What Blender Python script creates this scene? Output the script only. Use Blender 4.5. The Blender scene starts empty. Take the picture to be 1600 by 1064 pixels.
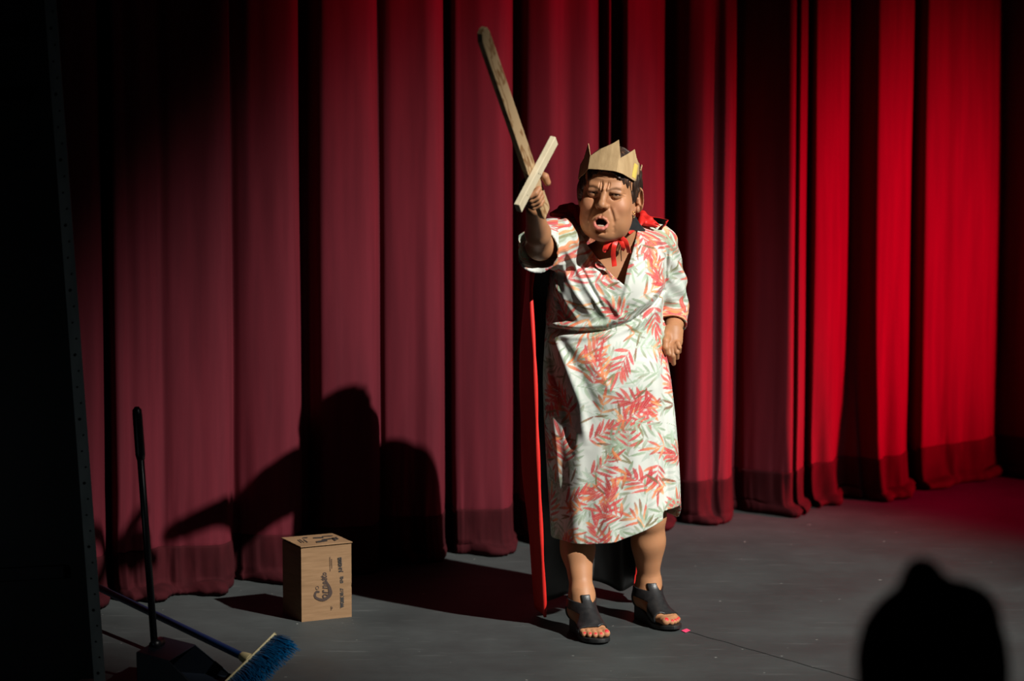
import bpy, bmesh, math, random
import numpy as np
from mathutils import Vector, Matrix, noise as mnoise

C = bpy.context.scene.collection
SC = bpy.context.scene
PI = math.pi
R = math.radians

# ---------------------------------------------------------------- camera
F = 5740.0                     # focal length in pixels of the 1600 wide frame
H = 2.751                      # lens height above the stage
PITCH = R(8.4)
cam_d = bpy.data.cameras.new('camera')
cam = bpy.data.objects.new('camera', cam_d)
C.objects.link(cam)
cam.location = (0, 0, H)
cam.rotation_euler = (PI / 2 - PITCH, 0, 0)
cam_d.sensor_width = 36
cam_d.lens = F / 1600 * 36
cam_d.dof.use_dof = True
cam_d.dof.focus_distance = 12.1
cam_d.dof.aperture_fstop = 2.3
cam_d.clip_end = 100
SC.camera = cam

# ---------------------------------------------------------------- world, lights, exposure
SC.view_settings.view_transform = 'Standard'
SC.view_settings.look = 'None'
SC.view_settings.gamma = 1
SC.view_settings.exposure = 0
SC.view_settings.use_curve_mapping = False
w = bpy.data.worlds.new('world')
SC.world = w
w.use_nodes = True
w.node_tree.nodes['Background'].inputs[0].default_value = (0.5, 0.55, 0.7, 1)
w.node_tree.nodes['Background'].inputs[1].default_value = 0.0025

def spot(name, loc, target, energy, color, angle, blend, radius):
    d = bpy.data.lights.new(name, 'SPOT')
    d.energy = energy; d.color = color
    d.spot_size = R(angle); d.spot_blend = blend; d.shadow_soft_size = radius
    o = bpy.data.objects.new(name, d)
    C.objects.link(o)
    o.location = loc
    o.rotation_euler = (Vector(target) - Vector(loc)).to_track_quat('-Z', 'Y').to_euler()
    return o

WT = Vector((0.72, 12.15, 0.74))
def add_left_fill():  # added fill, no real lamp there: lifts the slotted upright out of the dark
    d = bpy.data.lights.new('added_left_fill', 'POINT'); d.energy = .9; d.color = (.8, .95, 1.); d.shadow_soft_size = .08
    o = bpy.data.objects.new('added_left_fill', d); C.objects.link(o); o.location = (-2.0, 10.3, .55)
add_left_fill()
WD = Vector((0.71 * .78, -.704 * .78, .626)).normalized()
spot('follow_spot', WT + WD * 20.0, WT, 33500, (.98, .97, .92), 11.2, .8, .17)
spot('red_stage_spot', (7.9, 11.8, 2.4), (1.42, 14.28, .78), 11500, (1, .0, .07), 20.5, 1.0, .45)
spot('red_border_spot', (3.6, 11.3, 4.6), (-.05, 13.4, 2.05), 1300, (1, .0, .1), 25, 1.0, .1)

# ---------------------------------------------------------------- helpers
CP, SP = math.cos(PITCH), math.sin(PITCH)
def P(px, py, Y):
    "world point at depth Y seen at a place of the photograph"
    a = (px - 800) / F; b = (532 - py) / F
    d = (a, CP + b * SP, -SP + b * CP)
    t = Y / d[1]
    return Vector((d[0] * t, Y, H + d[2] * t))
def G(px, py, z=0.0):
    a = (px - 800) / F; b = (532 - py) / F
    d = (a, CP + b * SP, -SP + b * CP)
    t = (z - H) / d[2]
    return Vector((d[0] * t, d[1] * t, z))

def newmat(name, col, rough=.6, metal=0., spec=.5, sheen=0., coat=0.):
    m = bpy.data.materials.new(name); m.use_nodes = True
    b = m.node_tree.nodes['Principled BSDF']
    b.inputs['Base Color'].default_value = (*col, 1)
    b.inputs['Roughness'].default_value = rough
    b.inputs['Metallic'].default_value = metal
    b.inputs['Specular IOR Level'].default_value = spec
    if sheen:
        b.inputs['Sheen Weight'].default_value = sheen
        b.inputs['Sheen Tint'].default_value = (*col, 1)
    if coat: b.inputs['Coat Weight'].default_value = coat
    return m, m.node_tree, b

def nd(nt, typ, **kw):
    n = nt.nodes.new(typ)
    for k, v in kw.items():
        if k in n.inputs: n.inputs[k].default_value = v
        else: setattr(n, k, v)
    return n

def mixcol(nt, b, fac, c1, c2, sock='Base Color'):
    m = nt.nodes.new('ShaderNodeMix'); m.data_type = 'RGBA'
    nt.links.new(fac, m.inputs[0])
    for i, c in ((6, c1), (7, c2)):
        if isinstance(c, tuple): m.inputs[i].default_value = (*c, 1)
        else: nt.links.new(c, m.inputs[i])
    if b is not None: nt.links.new(m.outputs[2], b.inputs[sock])
    return m.outputs[2]

def ramp(nt, src, p0, p1, v0=0., v1=1.):
    r = nt.nodes.new('ShaderNodeMapRange')
    nt.links.new(src, r.inputs[0])
    r.inputs[1].default_value = p0; r.inputs[2].default_value = p1
    r.inputs[3].default_value = v0; r.inputs[4].default_value = v1
    return r.outputs[0]

def noisemat(name, c1, c2, scale, rough=.7, stretch=(1, 1, 1), lo=.35, hi=.65, detail=5, bump=0., bscale=None, **kw):
    m, nt, b = newmat(name, c1, rough, **kw)
    tc = nd(nt, 'ShaderNodeTexCoord'); mp = nd(nt, 'ShaderNodeMapping')
    mp.inputs['Scale'].default_value = stretch
    nt.links.new(tc.outputs['Object'], mp.inputs[0])
    n = nd(nt, 'ShaderNodeTexNoise'); n.inputs['Scale'].default_value = scale; n.inputs['Detail'].default_value = detail
    nt.links.new(mp.outputs[0], n.inputs[0])
    mixcol(nt, b, ramp(nt, n.outputs['Fac'], lo, hi), c1, c2)
    if bump:
        n2 = nd(nt, 'ShaderNodeTexNoise'); n2.inputs['Scale'].default_value = bscale or scale * 4; n2.inputs['Detail'].default_value = 4
        nt.links.new(mp.outputs[0], n2.inputs[0])
        bp = nd(nt, 'ShaderNodeBump'); bp.inputs['Strength'].default_value = bump; bp.inputs['Distance'].default_value = .002
        nt.links.new(n2.outputs['Fac'], bp.inputs['Height']); nt.links.new(bp.outputs[0], b.inputs['Normal'])
    return m

def attrmat(name, rough=.6, spec=.4, sss=0., bump=0., bscale=300, sheen=0.):
    m, nt, b = newmat(name, (1, 1, 1), rough, spec=spec, sheen=sheen)
    a = nd(nt, 'ShaderNodeVertexColor'); a.layer_name = 'col'
    nt.links.new(a.outputs[0], b.inputs['Base Color'])
    if sss:
        b.inputs['Subsurface Weight'].default_value = sss
        b.inputs['Subsurface Radius'].default_value = (1, .35, .2)
        b.inputs['Subsurface Scale'].default_value = .006
    if bump:
        tc = nd(nt, 'ShaderNodeTexCoord')
        n2 = nd(nt, 'ShaderNodeTexNoise'); n2.inputs['Scale'].default_value = bscale; n2.inputs['Detail'].default_value = 3
        nt.links.new(tc.outputs['Object'], n2.inputs[0])
        bp = nd(nt, 'ShaderNodeBump'); bp.inputs['Strength'].default_value = bump; bp.inputs['Distance'].default_value = .001
        nt.links.new(n2.outputs['Fac'], bp.inputs['Height']); nt.links.new(bp.outputs[0], b.inputs['Normal'])
    return m

def tag(o, label=None, cat=None, group=None, kind=None):
    if label: o['label'] = label
    if cat: o['category'] = cat
    if group: o['group'] = group
    if kind: o['kind'] = kind
    return o
def thing(name, loc, label, cat, group=None):
    o = bpy.data.objects.new(name, None); C.objects.link(o)
    o.location = loc; o.empty_display_size = .1
    return tag(o, label, cat, group)
ORIG = {}
def link(name, me, mat, parent=None, origin=None, smooth=True):
    """mesh given in world coordinates -> object parented to a thing (things are only translated)"""
    o = bpy.data.objects.new(name, me); C.objects.link(o)
    for m in (mat if isinstance(mat, (list, tuple)) else [mat]): me.materials.append(m)
    if parent is not None:
        org = Vector((0, 0, 0)); q = parent
        while q is not None: org += q.location; q = q.parent
        o.parent = parent
        me.transform(Matrix.Translation(-org))
    elif origin is not None:
        me.transform(Matrix.Translation(-Vector(origin))); o.location = origin
    if smooth: me.polygons.foreach_set('use_smooth', [True] * len(me.polygons))
    return o
def pydata(name, v, f, mat, parent=None, origin=None, smooth=False, col=None):
    me = bpy.data.meshes.new(name)
    if isinstance(v, np.ndarray):
        f = np.asarray(f, dtype=np.int32)
        me.vertices.add(len(v)); me.vertices.foreach_set('co', v.astype(np.float32).ravel())
        k = f.shape[1]
        me.loops.add(len(f) * k); me.loops.foreach_set('vertex_index', f.ravel())
        me.polygons.add(len(f))
        me.polygons.foreach_set('loop_start', np.arange(0, len(f) * k, k, dtype=np.int32))
        me.polygons.foreach_set('loop_total', np.full(len(f), k, dtype=np.int32))
        me.update(calc_edges=True)
    else:
        me.from_pydata([tuple(q) for q in v], [], f); me.update()
    if col is not None:
        a = me.color_attributes.new('col', 'FLOAT_COLOR', 'POINT')
        c4 = np.ones((len(v), 4), dtype=np.float32); c4[:, :3] = col
        a.data.foreach_set('color', c4.ravel())
    return link(name, me, mat, parent, origin, smooth)

class MB:
    "collects boxes, bars and tubes in world space, links them as ONE mesh"
    def __init__(s): s.v = []; s.f = []; s.m = []
    def add(s, v, f, mi=0):
        n = len(s.v); s.v += [Vector(q) for q in v]; s.f += [[i + n for i in q] for q in f]; s.m += [mi] * len(f); return s
    def box(s, c, ax, ay, az, mi=0):
        "c centre, ax ay az half-axis vectors"
        c, ax, ay, az = map(Vector, (c, ax, ay, az))
        v = [c + i * ax + j * ay + k * az for k in (-1, 1) for j in (-1, 1) for i in (-1, 1)]
        if ax.cross(ay).dot(az) < 0: f = [(0, 1, 3, 2), (4, 6, 7, 5), (0, 4, 5, 1), (1, 5, 7, 3), (3, 7, 6, 2), (2, 6, 4, 0)]
        else: f = [(0, 2, 3, 1), (4, 5, 7, 6), (0, 1, 5, 4), (1, 3, 7, 5), (3, 2, 6, 7), (2, 0, 4, 6)]
        return s.add(v, f, mi)
    def tube(s, pts, rad, n=12, mi=0, cap=True):
        pts = [Vector(p) for p in pts]
        if not isinstance(rad, (list, tuple)): rad = [rad] * len(pts)
        v = []; f = []; u = None
        for i, p in enumerate(pts):
            t = (pts[min(i + 1, len(pts) - 1)] - pts[max(i - 1, 0)]).normalized()
            if u is None: u = t.cross(Vector((0, 0, 1)) if abs(t.z) < .9 else Vector((1, 0, 0))).normalized()
            u = (u - t * u.dot(t)).normalized(); w_ = t.cross(u)
            for k in range(n):
                a = 2 * PI * k / n; v.append(p + (u * math.cos(a) + w_ * math.sin(a)) * rad[i])
        for i in range(len(pts) - 1):
            for k in range(n):
                f.append((i * n + k, i * n + (k + 1) % n, (i + 1) * n + (k + 1) % n, (i + 1) * n + k))
        if cap: f.append(list(range(n))[::-1]); f.append([(len(pts) - 1) * n + k for k in range(n)])
        return s.add(v, f, mi)
    def prism(s, poly, d, mi=0):
        "closed polygon of world points pushed along d"
        n = len(poly); d = Vector(d); v = [Vector(p) for p in poly] + [Vector(p) + d for p in poly]
        f = [list(range(n))[::-1], list(range(n, 2 * n))] + [(i, (i + 1) % n, n + (i + 1) % n, n + i) for i in range(n)]
        return s.add(v, f, mi)
    def build(s, name, mat, parent=None, origin=None, bevel=0., smooth=False, seg=2):
        me = bpy.data.meshes.new(name); me.from_pydata([tuple(q) for q in s.v], [], s.f)
        me.polygons.foreach_set('material_index', s.m); me.update()
        bm = bmesh.new(); bm.from_mesh(me); bmesh.ops.recalc_face_normals(bm, faces=bm.faces); bm.to_mesh(me); bm.free()
        o = link(name, me, mat, parent, origin, smooth)
        if bevel:
            b = o.modifiers.new('bevel', 'BEVEL'); b.width = bevel; b.segments = seg; b.limit_method = 'ANGLE'; b.angle_limit = R(40)
        return o

def catmull(pts, per):
    pts = [np.array(p, float) for p in pts]; out = []
    n = len(pts)
    for i in range(n - 1):
        p0, p1, p2, p3 = pts[max(i - 1, 0)], pts[i], pts[i + 1], pts[min(i + 2, n - 1)]
        for j in range(per):
            t = j / per
            # centripetal-like clamp keeps sharp spots from overshooting
            m1 = (p2 - p0) * .5 * .8; m2 = (p3 - p1) * .5 * .8
            out.append((2 * t ** 3 - 3 * t * t + 1) * p1 + (t ** 3 - 2 * t * t + t) * m1 + (-2 * t ** 3 + 3 * t * t) * p2 + (t ** 3 - t * t) * m2)
    out.append(pts[-1]); return np.array(out)

# ================================================================ THE SETTING
m_floor, nt, b = newmat('stage_floor_paint', (.07, .075, .075), .62, spec=.35)
tc = nd(nt, 'ShaderNodeTexCoord')
n1 = nd(nt, 'ShaderNodeTexNoise'); n1.inputs['Scale'].default_value = 2.2; n1.inputs['Detail'].default_value = 8; n1.inputs['Roughness'].default_value = .65
nt.links.new(tc.outputs['Object'], n1.inputs[0])
base = mixcol(nt, None, ramp(nt, n1.outputs['Fac'], .3, .7), (.030, .0335, .033), (.047, .052, .051))
# scuffs: thin stretched streaks, and small flecks of paint
mp = nd(nt, 'ShaderNodeMapping'); mp.inputs['Rotation'].default_value = (0, 0, .5); mp.inputs['Scale'].default_value = (2.2, 16, 1)
nt.links.new(tc.outputs['Object'], mp.inputs[0])
n2 = nd(nt, 'ShaderNodeTexNoise'); n2.inputs['Scale'].default_value = 2.0; n2.inputs['Detail'].default_value = 5
nt.links.new(mp.outputs[0], n2.inputs[0])
base = mixcol(nt, None, ramp(nt, n2.outputs['Fac'], .62, .74, 0, .22), base, (.17, .175, .17))
n3 = nd(nt, 'ShaderNodeTexNoise'); n3.inputs['Scale'].default_value = 34; n3.inputs['Detail'].default_value = 2
nt.links.new(tc.outputs['Object'], n3.inputs[0])
base = mixcol(nt, None, ramp(nt, n3.outputs['Fac'], .735, .77, 0, .9), base, (.26, .26, .24))
mp4 = nd(nt, 'ShaderNodeMapping'); mp4.inputs['Rotation'].default_value = (0, 0, -.35); mp4.inputs['Scale'].default_value = (3, 40, 1)
nt.links.new(tc.outputs['Object'], mp4.inputs[0])
n4 = nd(nt, 'ShaderNodeTexNoise'); n4.inputs['Scale'].default_value = 3; n4.inputs['Detail'].default_value = 3
nt.links.new(mp4.outputs[0], n4.inputs[0])
base = mixcol(nt, None, ramp(nt, n4.outputs['Fac'], .28, .36, .6, 0), base, (.03, .03, .03))
nt.links.new(base, b.inputs['Base Color'])
nt.links.new(ramp(nt, n1.outputs['Fac'], .3, .7, .5, .72), b.inputs['Roughness'])
bp = nd(nt, 'ShaderNodeBump'); bp.inputs['Strength'].default_value = .25; bp.inputs['Distance'].default_value = .003
nt.links.new(n2.outputs['Fac'], bp.inputs['Height']); nt.links.new(bp.outputs[0], b.inputs['Normal'])

# stage deck: two sheets that meet in a thin dark joint running past the pink tape
ja, jb = G(1072, 986), G(1345, 1064)
jd = (jb - ja).normalized(); jn = Vector((-jd.y, jd.x, 0))
mb = MB()
mb.box((0, 14.4, -.06), (7, 0, 0), (0, 4.0, 0), (0, 0, .06))
tag(mb.build('floor', m_floor), kind='structure')
m_joint = newmat('dark_floor_joint', (.006, .006, .006), .9)[0]
mb = MB(); random.seed(4)
p = ja - jd * .02
q_prev = p
pts = []
for i in range(41):
    t = i / 40 * 1.2
    pts.append(ja + jd * t + jn * (.0022 * math.sin(i * 1.1) + random.uniform(-.0012, .0012)))
v = []; f = []
for i, q in enumerate(pts):
    wd = .0016 + .0012 * random.random()
    v += [q + jn * wd + Vector((0, 0, .0012)), q - jn * wd + Vector((0, 0, .0012)), q - jn * wd, q + jn * wd]
for i in range(40):
    a = i * 4
    f += [(a, a + 4, a + 5, a + 1), (a + 1, a + 5, a + 6, a + 2), (a + 3, a + 7, a + 4, a)]
mb.add(v, f)
tag(mb.build('trim_1', m_joint), kind='structure')

m_black = noisemat('black_masonry_paint', (.006, .006, .007), (.012, .012, .012), 3, rough=.9)
mb = MB(); mb.box((0, 18.35, 2.5), (7, 0, 0), (0, .05, 0), (0, 0, 2.6)); tag(mb.build('wall_back', m_black), kind='structure')
mb = MB(); mb.box((0, 10.35, -.6), (7, 0, 0), (0, .05, 0), (0, 0, .6)); tag(mb.build('trim_2', m_black), kind='structure')
mb = MB(); mb.box((0, 5, -1.25), (7, 0, 0), (0, 5.35, 0), (0, 0, .05)); tag(mb.build('auditorium_floor', m_black), kind='structure')
mb = MB(); mb.box((1.3, 4.6, -.68), (3, 0, 0), (0, 2.0, 0), (0, 0, .53)); tag(mb.build('seating_tier', m_black), kind='structure')

# ================================================================ CURTAIN
def LY(X): return 13.45 + .64 * X
def cp(px, d, z=.9):
    "plan point of the curtain: at picture column px, d metres in front of its track line"
    t0, t1 = 10., 18.
    for _ in range(40):
        Y = (t0 + t1) / 2
        X = (px - 800) / F * (Y * CP + (H - z) * SP)
        if Y > LY(X) - d: t1 = Y
        else: t0 = Y
    return (X, Y)
prof = [(20,.0),(70,.06),(100,.13),(138,.15),(154,.135),(160,.06),(162,-.03),(167,-.035),(171,.05),(177,.11),(184,.13),(192,.13),(200,.115),(215,.13),(226,.13),(240,.102),(253,.090),(270,.118),(300,.15),(335,.19),(352,.19),(360,.15),(362,.07),(359,.02),
 (364,.015),(376,.05),(400,.10),(435,.15),(458,.165),(467,.12),(469,.03),(466,-.05),(472,-.075),(480,-.06),(486,.0),(500,.09),(515,.125),(550,.165),(578,.18),(588,.145),(591,.07),(589,.02),(593,.005),(601,.035),(612,.06),
 (628,.085),(648,.115),(668,.15),(684,.155),(692,.11),(694,.02),(691,-.06),(698,-.08),(703,-.05),(709,.05),(722,.08),(750,.13),(780,.17),(793,.165),(799,.12),(801,.02),(798,-.07),(808,-.095),(814,-.06),(822,.02),
 (838,.06),(858,.10),(868,.105),(880,.09),(900,.12),(920,.145),(930,.12),(933,.05),(932,-.06),(936,-.11),(944,-.11),(948,-.03),(951,-.03),(953,-.11),(964,-.11),(970,-.04),(976,.04),(985,.055),(1005,.06),(1024,.055),(1034,.02),(1038,-.04),(1037,-.11),
 (1044,-.13),(1052,-.10),(1062,.0),(1076,.06),(1096,.10),(1108,.10),(1118,.10),(1130,.135),(1140,.13),(1145,.08),(1147,-.01),(1144,-.08),(1152,-.10),(1163,-.05),(1180,.01),(1210,.09),(1230,.145),(1238,.15),(1240,.11),(1241,.07),(1243,.10),(1248,.125),(1254,.10),(1258,.04),(1257,-.03),
 (1263,-.05),(1272,.03),(1290,.025),(1308,.0),(1322,-.04),(1328,-.05),(1345,-.015),(1362,.05),(1372,.075),(1388,.07),(1405,.055),(1417,.03),(1422,-.02),(1421,-.10),
 (1426,-.13),(1436,-.07),(1448,-.03),(1475,-.045),(1492,-.04),(1510,-.055),(1535,-.07),(1552,-.11),(1568,-.11),(1590,-.05),(1620,.06),(1660,.08),(1690,-.02),(1700,-.08),(1750,.05),(1800,.08),(1850,-.05),(1930,.08),(2010,-.05),(2090,.05)]
PLAN = catmull([cp(px, d) for px, d in prof], 7)
PXS = catmull([(px, 0.) for px, d in prof], 7)[:, 0]
nP = len(PLAN)
m_curt, nt, b = newmat('wine_red_velvet', (.15, .006, .014), .85, spec=.12, sheen=.25)
tc = nd(nt, 'ShaderNodeTexCoord'); mp = nd(nt, 'ShaderNodeMapping'); mp.inputs['Scale'].default_value = (9, 9, .7)
nt.links.new(tc.outputs['Object'], mp.inputs[0])
n1 = nd(nt, 'ShaderNodeTexNoise'); n1.inputs['Scale'].default_value = 3; n1.inputs['Detail'].default_value = 6
nt.links.new(mp.outputs[0], n1.inputs[0])
mixcol(nt, b, ramp(nt, n1.outputs['Fac'], .3, .7), (.074, .0085, .014), (.100, .011, .018))
n2 = nd(nt, 'ShaderNodeTexNoise'); n2.inputs['Scale'].default_value = 260; n2.inputs['Detail'].default_value = 2
nt.links.new(tc.outputs['Object'], n2.inputs[0])
bp = nd(nt, 'ShaderNodeBump'); bp.inputs['Strength'].default_value = .12; bp.inputs['Distance'].default_value = .002
nt.links.new(n2.outputs['Fac'], bp.inputs['Height']); nt.links.new(bp.outputs[0], b.inputs['Normal'])
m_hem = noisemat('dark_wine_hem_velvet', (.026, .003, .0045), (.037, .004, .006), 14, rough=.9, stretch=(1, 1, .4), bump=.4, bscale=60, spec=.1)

cn = np.array([.54, -.84])                                     # towards the audience
SEAM = .165
def hemlift(px):
    "how high the lower edge hangs or breaks on the deck"
    return .012 * (1 + math.sin(px * .031)) * .5
def curt_row(z, puff=0., off=0.):
    "plan curve of the curtain at height z"
    out = np.empty((nP, 3))
    # the folds open a little towards the bottom and wander slowly with height
    lo = max(0., 1 - z / 1.0)
    for i in range(nP):
        px = PXS[i]; x, y = PLAN[i]
        wob = .010 * mnoise.noise((px * .012, z * .55, 3.)) + .005 * mnoise.noise((px * .05, z * 1.4, 9.))
        wb = wob * cn
        # small creases near the hem
        cr = lo ** 3 * (.016 * mnoise.noise((px * .06, z * 3, 1.)) + .012 * mnoise.noise((px * .15, z * 6, 5.)))
        if 1255 < px < 1422: cr += lo ** 2 * .03 * math.sin(px * .17 + z * 3) * min(1, (px - 1255) / 30) * min(1, (1422 - px) / 30)
        s_ = wb + cn * (cr + puff + off)
        out[i] = (x + s_[0], y + s_[1], z)
    return out
def sheet(rows):
    v = np.concatenate(rows); n = rows[0].shape[0]; f = []
    for r in range(len(rows) - 1):
        a = np.arange(n - 1) + r * n
        f.append(np.stack([a, a + 1, a + n + 1, a + n], 1))
    return v, np.concatenate(f)
def bump_noise(px, k): return mnoise.noise((px * .02, k * .7, 2.))
zs = [SEAM, .18, .2, .24, .3, .38, .48, .6, .75, .9, 1.1, 1.35, 1.6, 1.9, 2.2, 2.6, 3.2, 4.2, 5.0]
rows = [curt_row(z) for z in zs]
rows.insert(0, curt_row(SEAM - .012, off=-.006))
v, f = sheet(rows)
curtain = pydata('stage_curtain', v, f, m_curt, None, origin=(0, 13.4, 0), smooth=True)
tag(curtain, 'tall wine red velvet stage curtain hanging in deep folds behind the performer', 'curtain')
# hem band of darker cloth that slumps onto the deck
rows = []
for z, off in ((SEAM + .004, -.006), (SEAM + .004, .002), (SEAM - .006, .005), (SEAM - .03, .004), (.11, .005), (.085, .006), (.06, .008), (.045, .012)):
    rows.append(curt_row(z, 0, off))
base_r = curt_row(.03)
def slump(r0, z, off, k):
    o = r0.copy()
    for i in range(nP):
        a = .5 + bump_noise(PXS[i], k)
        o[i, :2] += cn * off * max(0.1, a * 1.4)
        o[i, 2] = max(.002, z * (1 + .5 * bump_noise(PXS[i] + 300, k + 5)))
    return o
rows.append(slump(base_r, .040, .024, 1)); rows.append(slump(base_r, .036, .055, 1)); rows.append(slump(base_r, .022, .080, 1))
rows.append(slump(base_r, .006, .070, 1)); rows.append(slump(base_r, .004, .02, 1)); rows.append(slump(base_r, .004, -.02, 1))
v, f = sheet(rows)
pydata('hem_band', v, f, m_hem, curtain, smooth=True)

# ================================================================ LEFT WING: black flat and slotted steel upright
m_flat = noisemat('black_flat_paint', (.010, .010, .012), (.016, .016, .018), 5, rough=.75)
m_steel = noisemat('dull_galvanised_steel', (.32, .34, .33), (.42, .44, .42), 22, rough=.6, stretch=(1, 1, .3))
m_hole = newmat('punched_hole_dark', (.004, .004, .004), .9)[0]
YF = 11.15
t1 = P(88, 130, YF); t0 = P(156, 1064, YF)
sl = (t1.x - t0.x) / (t1.z - t0.z)                              # lean of the upright
xb = t0.x - sl * t0.z
def ux(z): return xb + sl * z
ax = Vector((sl, 0, 1)).normalized(); lx = Vector((1, 0, -sl)).normalized()
flat = thing('stage_flat', (xb - .5, YF, 0), 'tall black scenery flat standing at the dark wing beside the curtain', 'scenery flat')
mb = MB()
hz = 3.2
mb.box(Vector((ux(hz / 2) - .52, YF + .06, hz / 2)), lx * .50, (0, .012, 0), ax * (hz / 2))
mb.build('panel', m_flat, flat)
for z_, hh in ((P(40, 76, YF).z, .012), (P(40, 172, YF).z, .008), (.35, .02)):
    mb = MB(); mb.box(Vector((ux(z_) - .55, YF + .035, z_)), lx * .46, (0, .014, 0), (0, 0, hh)); mb.build('rail', m_flat, flat, bevel=.003)
mb = MB(); mb.box(Vector((ux(.35) - .52, YF + .25, .02)), (.46, 0, 0), (0, .2, 0), (0, 0, .02)); mb.build('foot', m_flat, flat)
post = thing('slotted_upright', (ux(0), YF - .02, 0), 'leaning grey slotted steel upright at the edge of the black flat', 'metal post')
mb = MB()
mb.box(Vector((ux(hz / 2), YF, hz / 2)), lx * .018, (0, .0015, 0), ax * (hz / 2))
mb.box(Vector((ux(hz / 2) - .0165, YF + .02, hz / 2)), lx * .0015, (0, .02, 0), ax * (hz / 2))
bar = mb.build('angle_bar', m_steel, post)
z = .06; k = 0
while z < 2.4:
    mbh = MB(); mbh.tube([Vector((ux(z), YF - .0032, z)) + lx * (.004 if k % 2 else -.004), Vector((ux(z), YF + .0022, z)) + lx * (.004 if k % 2 else -.004)], .0045 if k % 4 == 0 else .0028, n=10); mbh.build('slot', m_hole, bar)
    z += .05; k += 1

# ================================================================ CARDBOARD BOX
bx0, bx1, bx2 = G(471.4, 972), G(549.6, 963.6), G(441, 957.5)
eu = (bx1 - bx0); ev = (bx2 - bx0); ev = ev - eu * (ev.dot(eu) / eu.dot(eu))
bh = (P(469.4, 855.8, bx0.y).z) - .003
box = thing('cardboard_box', (bx0 + eu * .5 + ev * .5), 'brown cardboard carton with a dark swirly logo on its lit side', 'box')
m_card, nt, b = newmat('brown_corrugated_card', (.42, .26, .13), .8, spec=.2)
tc = nd(nt, 'ShaderNodeTexCoord'); mp = nd(nt, 'ShaderNodeMapping'); mp.inputs['Scale'].default_value = (1, 1, 8)
nt.links.new(tc.outputs['Object'], mp.inputs[0])
n1 = nd(nt, 'ShaderNodeTexNoise'); n1.inputs['Scale'].default_value = 12; n1.inputs['Detail'].default_value = 5
nt.links.new(mp.outputs[0], n1.inputs[0])
mixcol(nt, b, ramp(nt, n1.outputs['Fac'], .3, .7), (.185, .105, .052), (.235, .136, .070))
n2 = nd(nt, 'ShaderNodeTexNoise'); n2.inputs['Scale'].default_value = 9; n2.inputs['Detail'].default_value = 3
nt.links.new(mp.outputs[0], n2.inputs[0])
bp = nd(nt, 'ShaderNodeBump'); bp.inputs['Strength'].default_value = .35; bp.inputs['Distance'].default_value = .004
nt.links.new(n2.outputs['Fac'], bp.inputs['Height']); nt.links.new(bp.outputs[0], b.inputs['Normal'])
def bpt(u, v_, w_): return bx0 + eu * u + ev * v_ + Vector((0, 0, bh * w_))
def grid_face(o, a, b_, nrm, nu, nv, amp, seed):
    v = []; f = []
    for j in range(nv + 1):
        for i in range(nu + 1):
            u, w_ = i / nu, j / nv
            e = math.sin(PI * u) * math.sin(PI * w_)
            dd = amp * (e * .6 + .7 * min(1, 6 * e) * mnoise.noise((u * 3 + seed, w_ * 3, seed)))
            # creases across the face
            dd -= .0016 * math.exp(-((w_ - .46 - .03 * math.sin(u * 5)) / .012) ** 2) * (u > .35)
            dd -= .0012 * math.exp(-((w_ - .40 + .02 * u) / .012) ** 2) * (u < .6)
            v.append(o + a * u + b_ * w_ + nrm * dd)
    for j in range(nv):
        for i in range(nu):
            q = j * (nu + 1) + i; f.append((q, q + 1, q + nu + 2, q + nu + 1))
    return v, f
nf = Vector((eu.y, -eu.x, 0)).normalized(); nl = -eu.normalized(); up = Vector((0, 0, bh))
mb = MB()
for (o_, a_, b__, n_, s_) in ((bpt(0, 0, 0), eu, up, nf, 1), (bpt(0, 1, 0), -ev, up, nl, 2), (bpt(1, 0, 0), ev, up, -nl, 3), (bpt(1, 1, 0), -eu, up, -nf, 4), (bpt(0, 0, 0), eu, ev, Vector((0, 0, -1)), 5)):
    v, f = grid_face(o_, a_, b__, n_, 24, 30, .0025 if s_ < 5 else 0, s_); mb.add(v, f)
me_o = mb.build('body', m_card, box, smooth=True)
for k, (v0, v1) in enumerate(((0, .495), (.505, 1))):
    mb = MB(); e = .006
    c0 = bpt(-.012, v0 - (.01 if k == 0 else 0), 1); c1 = bpt(1.02, v0 - (.012 if k == 0 else 0), 1.0); c2 = bpt(1.012, v1 + (.02 if k else 0), 1); c3 = bpt(-.02, v1 + (.015 if k else 0), 1)
    lift = Vector((0, 0, .003)); 
    mid = .006
    if k == 0: poly = [c0 + lift, c1 + lift, c2 + lift * 1.2, c3 + lift * 1.4]
    else: poly = [c0 + lift * 1.4, c1 + lift * 1.2, c2 + lift, c3 + lift * 1.6]
    mb.prism([q + Vector((0, 0, .0)) for q in poly], (0, 0, .004))
    mb.build('flap', m_card, box, bevel=.0015)
m_ink = newmat('dark_brown_print', (.035, .018, .012), .7)[0]
m_ink2 = newmat('black_stamp_ink', (.02, .016, .014), .7)[0]
FR = (eu.normalized(), Vector((0, 0, 1)))                       # face axes
def face_xy(mm_u, mm_w, lift=.0042): return bx0 + FR[0] * mm_u + FR[1] * mm_w + nf * lift
EU = eu.length
def text_mesh(txt, size, shear=0., bold=0.):
    c = bpy.data.curves.new('t', 'FONT'); c.body = txt; c.size = size; c.shear = shear; c.offset = bold; c.extrude = .0002
    c.resolution_u = 3
    o = bpy.data.objects.new('t', c); C.objects.link(o)
    dg = bpy.context.evaluated_depsgraph_get(); dg.update()
    me = bpy.data.meshes.new_from_object(o.evaluated_get(dg))
    v = [tuple(q.co) for q in me.vertices]; f = [list(p.vertices) for p in me.polygons]
    bpy.data.objects.remove(o); bpy.data.curves.remove(c); bpy.data.meshes.remove(me)
    return v, f
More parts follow.
